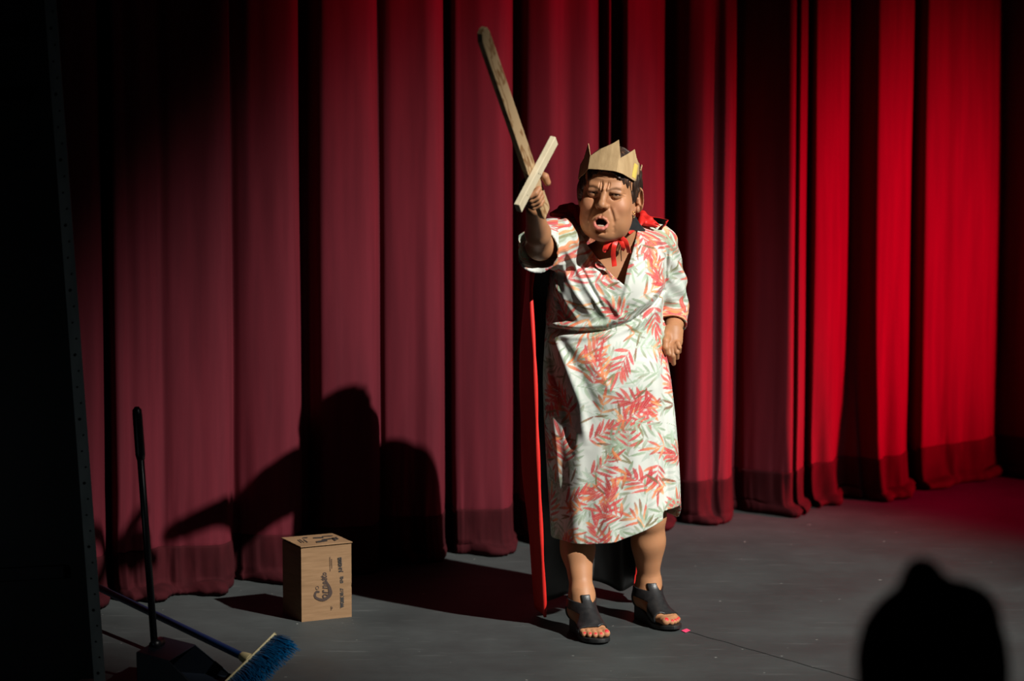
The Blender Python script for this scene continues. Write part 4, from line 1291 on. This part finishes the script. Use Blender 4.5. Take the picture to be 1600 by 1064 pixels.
for r_ in lv:
    z_ = r_[0]; pts = r_[1:].reshape(-1, 2); cv = catmull([tuple(p) for p in pts], 10)
    row = []
    for i, (x, y) in enumerate(cv):
        s_ = i / (len(cv) - 1)
        t = cv[min(i + 1, len(cv) - 1)] - cv[max(i - 1, 0)]; t = t / np.linalg.norm(t); nn = np.array([t[1], -t[0]])
        am = .014 * np.clip((1.3 - z_) / .5, 0, 1) * min(1, s_ * 6)
        dd = am * (math.sin(s_ * 26 + z_ * 1.5) + .5 * math.sin(s_ * 47 + z_ * 4)) + .006 * mnoise.noise((s_ * 9, z_ * 5, 1)) * min(1, s_ * 8)
        zz_ = z_ + (.02 * math.sin(s_ * 20) * (z_ < .2) + .012) * (z_ < .1) * (s_ > .15)
        row.append((x + nn[0] * dd, y + nn[1] * dd, zz_))
    rowsC.append(np.array(row))
v, f = sheet(rowsC)
cape = pydata('cape', v, f, [m_red, m_lin], person, smooth=True)
so = cape.modifiers.new('cloth', 'SOLIDIFY'); so.thickness = .003; so.offset = 0; so.material_offset = 1; so.material_offset_rim = 0; so.use_quality_normals = True
# rolled red edge
mb = MB(); mb.tube([Vector(r_[0]) + Vector((.003, -.004, 0)) for r_ in rowsC[12:]], [.0055 + .003 * abs(math.sin(i * .5)) for i in range(len(rowsC) - 12)], 10)
mb.build('rolled_edge', m_red, cape, smooth=True)
# soft gathered collar lying over both shoulders and round the nape
fc_ = Fld((.08, 11.95, 1.24), (.62, 12.32, 1.46), .003)
cl = [P(861, 336, 12.04), P(876, 326, 12.09), P(893, 322, 12.14), P(915, 330, 12.19), P(950, 332, 12.21), P(985, 332, 12.19), P(1003, 336, 12.14), P(1016, 344, 12.10), P(1031, 352, 12.07)]
chain(fc_, cl, [.005, .010, .012, .014, .014, .014, .012, .010, .004], .02)
for a_1, b_1, r1, r2 in (((863, 335, 12.03), (903, 338, 12.07), .006, .011), ((872, 330, 12.06), (905, 330, 12.11), .008, .012), ((1002, 346, 12.09), (1026, 353, 12.06), .011, .004), ((1003, 339, 12.12), (1020, 348, 12.09), .012, .007)):
    fc_.apply(cone(P(*a_1), P(*b_1), r1, r2), .012)
for a_1, b_1, ra_ in (((896, 326, 12.10), (905, 345, 12.00), .013), ((903, 338, 12.04), (912, 352, 11.985), .009), ((1003, 340, 12.08), (1001, 352, 12.02), .010)):
    fc_.apply(cone(P(*a_1), P(*b_1), ra_, ra_ * .6), .015)
X, Y, Z = fc_.ax[0][:, None, None], fc_.ax[1][None, :, None], fc_.ax[2][None, None, :]
fc_.D = fc_.D + (.0022 * np.sin(X * 50 + Z * 90 + Y * 40) + .0006 * np.sin(Z * 330 - X * 90)).astype(np.float32)
V, Q = fc_.mesh(); pydata('collar', V, Q, m_red, cape, smooth=True)
# collar cords and bow
m_rib = noisemat('red_ribbon', (.72, .020, .012), (.80, .035, .02), 30, rough=.5)
def ribbon(pts, wd, name='ribbon', thick=.0012, tw=0.):
    pts = catmull([tuple(p) for p in pts], 7); v = []; f = []
    for i, p in enumerate(pts):
        t = Vector(pts[min(i + 1, len(pts) - 1)] - pts[max(i - 1, 0)]).normalized()
        vw = Vector((math.sin(tw * i / len(pts)), -math.cos(tw * i / len(pts)), 0)); s_ = t.cross(vw)
        s_ = s_.normalized() if s_.length > .05 else Vector((1, 0, 0)); n2 = s_.cross(t).normalized()
        for a, b_ in ((-1, -1), (1, -1), (1, 1), (-1, 1)): v.append(Vector(p) + s_ * wd * a + n2 * thick * b_)
    for i in range(len(pts) - 1):
        for k in range(4): f.append((i * 4 + k, i * 4 + (k + 1) % 4, i * 4 + 4 + (k + 1) % 4, i * 4 + 4 + k))
    f += [[0, 1, 2, 3], [len(v) - 1, len(v) - 2, len(v) - 3, len(v) - 4]]
    return v, f
YR = 11.935
mb = MB()
for path, wd, tw in (
    ([(963, 371, 11.93), (956, 374, 11.905), (949, 381, 11.90), (945, 390, 11.905), (948, 389, 11.925), (955, 381, 11.925), (962, 374, 11.928)], .0085, .4),
    ([(963, 371, 11.93), (970, 371, 11.905), (977, 376, 11.90), (980, 384, 11.905), (983, 395, 11.925)], .0070, -.4),
    ([(964, 372, 11.92), (960, 383, 11.90), (958, 396, 11.91), (959, 406, 11.925), (960, 416, 11.93)], .0080, .2),
    ([(965, 372, 11.92), (971, 379, 11.90), (974, 387, 11.905), (972, 391, 11.915)], .0065, 0),
    ([(961, 371, 11.925), (940, 370, 11.935), (918, 360, 11.97), (903, 345, 12.02), (897, 330, 12.08)], .0042, 0),
    ([(966, 371, 11.925), (980, 366, 11.95), (994, 356, 12.0), (1003, 346, 12.06)], .0042, 0)):
    v, f = ribbon([P(*p) for p in path], wd, tw=tw); mb.add(v, f)
mb.box(P(963.5, 372, 11.918), (.007, 0, 0), (0, .005, 0), (0, 0, .006))
mb.build('ribbon_tie', m_rib, cape, bevel=.0006, smooth=True)
mb = MB()
for path in ([(967, 373, 11.93), (969, 384, 11.92), (966, 393, 11.925), (962, 402, 11.93)], [(967, 373, 11.93), (971, 384, 11.92), (970, 395, 11.925), (971, 408, 11.935)]):
    mb.tube([P(*p) for p in path], .0014, 6)
mb.build('cord', m_leather, cape, smooth=True)

# ================================================================ CROWN
m_cc = noisemat('tan_cardboard', (.33, .215, .105), (.41, .275, .14), 50, rough=.75, stretch=(1, 1, .15), bump=.3, bscale=120, spec=.2)
m_tape, nt, b = newmat('yellowish_tape', (.62, .45, .10), .25, coat=.5)
cc_ = P(950, 284, 11.960)
rx, ry = .101, .124
Mc = Matrix.Rotation(-R(6), 3, 'Z') @ Matrix.Rotation(R(8), 3, 'Y') @ Matrix.Rotation(-R(25), 3, 'X')
def cr(phi, h_, rr=1.):
    a = R(phi); fl = 1 + h_ * .2
    return cc_ + Mc @ Vector((rx * math.sin(a) * fl * rr, -ry * math.cos(a) * fl * rr, h_))
#  phi, base height, top height   (0 faces the audience, positive to picture right)
CR = [(-180, 0, .05), (-160, 0, .10), (-150, 0, .05), (-128, 0, .052), (-112, 0, .060), (-98, 0, .050), (-80, 0, .062), (-66, -.002, .105), (-42, .002, .052), (-38, .002, .048), (-20, .001, .072), (0, .0, .092), (11, 0, .108), (15.5, -.001, .078), (20, -.001, .048), (33, -.002, .070), (47, -.003, .096), (55, -.003, .074), (62, -.003, .062), (70, -.004, .064), (80, -.005, .040), (95, -.005, .072), (103, -.005, .085), (112, -.005, .045), (135, 0, .09), (158, 0, .05), (180, 0, .05)]
# cardboard folds flat between a few creases
cre = [-180, -130, -98, -40, 17, 30, 62, 100, 140, 180]
def flatpt(phi, h_, rr=1.):
    for a, b_ in zip(cre[:-1], cre[1:]):
        if a <= phi <= b_:
            t = (phi - a) / (b_ - a)
            A_, B_ = cr(a, h_, rr), cr(b_, h_, rr); m = A_.lerp(B_, t)
            w_ = .35 if (a, b_) != (-98, -40) else .0
            return m.lerp(cr(phi, h_, rr), w_)
phis = [c[0] for c in CR] + [c for c in cre]; phis = sorted(set(phis))
bs = np.interp(phis, [c[0] for c in CR], [c[1] for c in CR]); ts = np.interp(phis, [c[0] for c in CR], [c[2] for c in CR])
v = []; f = []
for ph_, b_, t_ in zip(phis, bs, ts):
    for rr in (1.0, .972):
        v += [flatpt(ph_, b_, rr), flatpt(ph_, t_, rr)]
for i in range(len(phis) - 1):
    a = i * 4; c_ = a + 4
    f += [(a, c_, c_ + 1, a + 1), (a + 3, c_ + 3, c_ + 2, a + 2), (a + 1, c_ + 1, c_ + 3, a + 3), (a + 2, c_ + 2, c_, a)]
crown = thing('cardboard_crown', cc_, 'tan cardboard crown with zigzag points', None)
crown.parent = person; crown.location = cc_ - person.location
def pj(p):
    d = p - cam.location; zc = d.y * CP - d.z * SP; yc = d.y * SP + d.z * CP
    return round(800 + F * d.x / zc), round(532 - F * yc / zc)
mb = MB(); mb.add(v, f); mb.build('band', m_cc, crown)
mb = MB()
for ph0, ph1, z0, z1 in ((52, 64, .004, .052),):
    vv = []
    ks = np.linspace(ph0, ph1, 4)
    for p_ in ks: vv += [flatpt(p_, z0, 1.008), flatpt(p_, z1, 1.008), flatpt(p_, z0, 1.001), flatpt(p_, z1, 1.001)]
    ff_ = []
    for i in range(3):
        a = i * 4; ff_ += [(a, a + 4, a + 5, a + 1), (a + 2, a + 3, a + 7, a + 6), (a, a + 2, a + 6, a + 4), (a + 1, a + 5, a + 7, a + 3)]
    ff_ += [(0, 1, 3, 2), (12, 14, 15, 13)]
    mb.add(vv, ff_)
mb.build('tape_patch', m_tape, crown)

# ================================================================ SWORD
m_wood, nt, b = newmat('pine_plank', (.5, .32, .16), .55, spec=.3)
tc = nd(nt, 'ShaderNodeTexCoord')
mw = nd(nt, 'ShaderNodeMapping')
nt.links.new(tc.outputs['Object'], mw.inputs[0])
eul = Matrix((gd, nv, bv_)).to_euler()                            # world -> plank axes (x width, y face, z length)
mw.inputs['Rotation'].default_value = tuple(eul)
wv = nd(nt, 'ShaderNodeTexNoise'); wv.inputs['Scale'].default_value = 1.0; wv.inputs['Detail'].default_value = 3
ms = nd(nt, 'ShaderNodeMapping'); ms.inputs['Scale'].default_value = (26, 26, 5.5); nt.links.new(mw.outputs[0], ms.inputs[0]); nt.links.new(ms.outputs[0], wv.inputs[0])
sn = nd(nt, 'ShaderNodeMath', operation='MULTIPLY'); sn.inputs[1].default_value = 26; nt.links.new(wv.outputs['Fac'], sn.inputs[0])
s2 = nd(nt, 'ShaderNodeMath', operation='SINE'); nt.links.new(sn.outputs[0], s2.inputs[0])
mixcol(nt, b, ramp(nt, s2.outputs[0], .55, 1.), (.50, .335, .18), (.27, .135, .055))
m_pale = noisemat('pale_sanded_wood', (.60, .50, .33), (.68, .58, .40), 14, rough=.55, stretch=(2, 2, 1), spec=.3)
sword = thing('wooden_sword', CH, 'toy sword of two crossed pine planks held up in a raised fist', 'sword')
hwid, hth = .0245, .0095
Lb = (S1 - S0).length
oc = [(-hwid * .72, -.004), (hwid * .9, .004), (hwid, .02), (hwid, Lb - .035), (hwid * .75, Lb - .008), (hwid * .1, Lb), (-hwid * .55, Lb - .004), (-hwid, Lb - .03), (-hwid, .018)]
mb = MB(); mb.prism([S0 + gd * a + bv_ * b_ - nv * hth for a, b_ in oc], nv * (2 * hth)); mb.build('blade', m_wood, sword, bevel=.0025)
# guard plank nailed across the front
tg = .235; gc = S0 + bv_ * (Lb * tg) + nv * (hth + .010)
def solve_end(px, py):
    return None
gl = .5 * (P(857, 218, gc.y) - P(799.5, 317, gc.y)).length / math.sqrt(1 - gd.y ** 2)
gcent = gc
mb = MB(); mb.box(gcent, gd * gl, bv_ * .0185, nv * .0095); g_ = mb.build('crossguard', m_pale, sword, bevel=.002)
m_nail = newmat('dark_nail', (.05, .04, .035), .5, metal=.6)[0]
for a, b_ in ((-.62, .2), (.0, .3), (.05, -.4)):
    c_ = gcent + gd * gl * a + bv_ * .0185 * b_ + nv * .0097
    mb = MB(); mb.tube([c_, c_ + nv * .0008], .0018, 8); mb.build('nail_head', m_nail, g_)


# ================================================================ AUDIENCE MEMBER
YA = 5.9
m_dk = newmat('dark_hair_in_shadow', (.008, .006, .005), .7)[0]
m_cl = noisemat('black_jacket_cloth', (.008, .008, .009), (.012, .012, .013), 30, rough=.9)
ac = P(1457, 985, YA); TZ = -.15
aud = thing('person', (ac.x, YA, TZ), 'dark silhouetted spectator seen from behind with hair gathered in a top knot', 'person')
fa = Fld((ac.x - .30, YA - .30, TZ - .01), (ac.x + .30, YA + .30, ac.z + .16), .010)
A = fa.apply
x0 = ac.x
A(ell((x0, YA, ac.z - .015), (.080, .098, .112)))
A(cone((x0, YA - .01, ac.z - .08), (x0, YA - .03, ac.z - .19), .055, .06), .03)
A(ell((x0, YA - .02, ac.z - .27), (.19, .10, .075)), .06)
A(loft([(TZ + .78, x0, YA - .01, .155, .115), (TZ + .95, x0, YA - .02, .14, .105), (ac.z - .30, x0, YA - .02, .165, .11), (ac.z - .26, x0, YA - .02, .15, .09)]), .05)
for s in (-1, 1):
    A(cone((x0 + s * .18, YA - .02, ac.z - .28), (x0 + s * .23, YA - .01, ac.z - .54), .052, .042), .04)
    A(cone((x0 + s * .23, YA - .01, ac.z - .54), (x0 + s * .22, YA + .06, ac.z - .76), .040, .028), .02)
    A(ell((x0 + s * .22, YA + .075, ac.z - .83), (.018, .035, .055)), .02)
    A(cone((x0 + s * .085, YA, TZ + .80), (x0 + s * .10, YA + .01, TZ + .44), .085, .060), .04)
    A(cone((x0 + s * .10, YA + .01, TZ + .44), (x0 + s * .10, YA, TZ + .09), .058, .038), .02)
    A(cone((x0 + s * .10, YA - .01, TZ + .038), (x0 + s * .11, YA + .15, TZ + .034), .038, .032), .02)
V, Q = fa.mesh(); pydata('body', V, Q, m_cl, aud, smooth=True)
fa = Fld((ac.x - .2, YA - .2, ac.z - .22), (ac.x + .2, YA + .2, ac.z + .17), .005)
A = fa.apply
def a_(px, py, dy=0): return P(px, py, YA + dy)
A(ell(a_(1457, 1010, -.005), (.121, .115, .100)))
A(ell(a_(1458, 1060, -.01), (.124, .105, .09)), .03)
A(ell(a_(1462, 965), (.085, .09, .055)), .03)
A(ell(a_(1441, 905, -.01), (.034, .04, .036)), .030)
A(ell(a_(1500, 950), (.055, .07, .035)), .03)
X, Y, Z = fa.ax[0][:, None, None], fa.ax[1][None, :, None], fa.ax[2][None, None, :]
fa.D = fa.D + (.002 * np.sin(np.arctan2(X - x0, Y - YA) * 30 + Z * 60)).astype(np.float32)
face_ = np.maximum(np.sqrt(((X - x0) / .06) ** 2 + ((Z - ac.z + .03) / .085) ** 2) - 1, YA + .06 - Y) 
fa.D = np.maximum(fa.D, -face_ * .05).astype(np.float32)
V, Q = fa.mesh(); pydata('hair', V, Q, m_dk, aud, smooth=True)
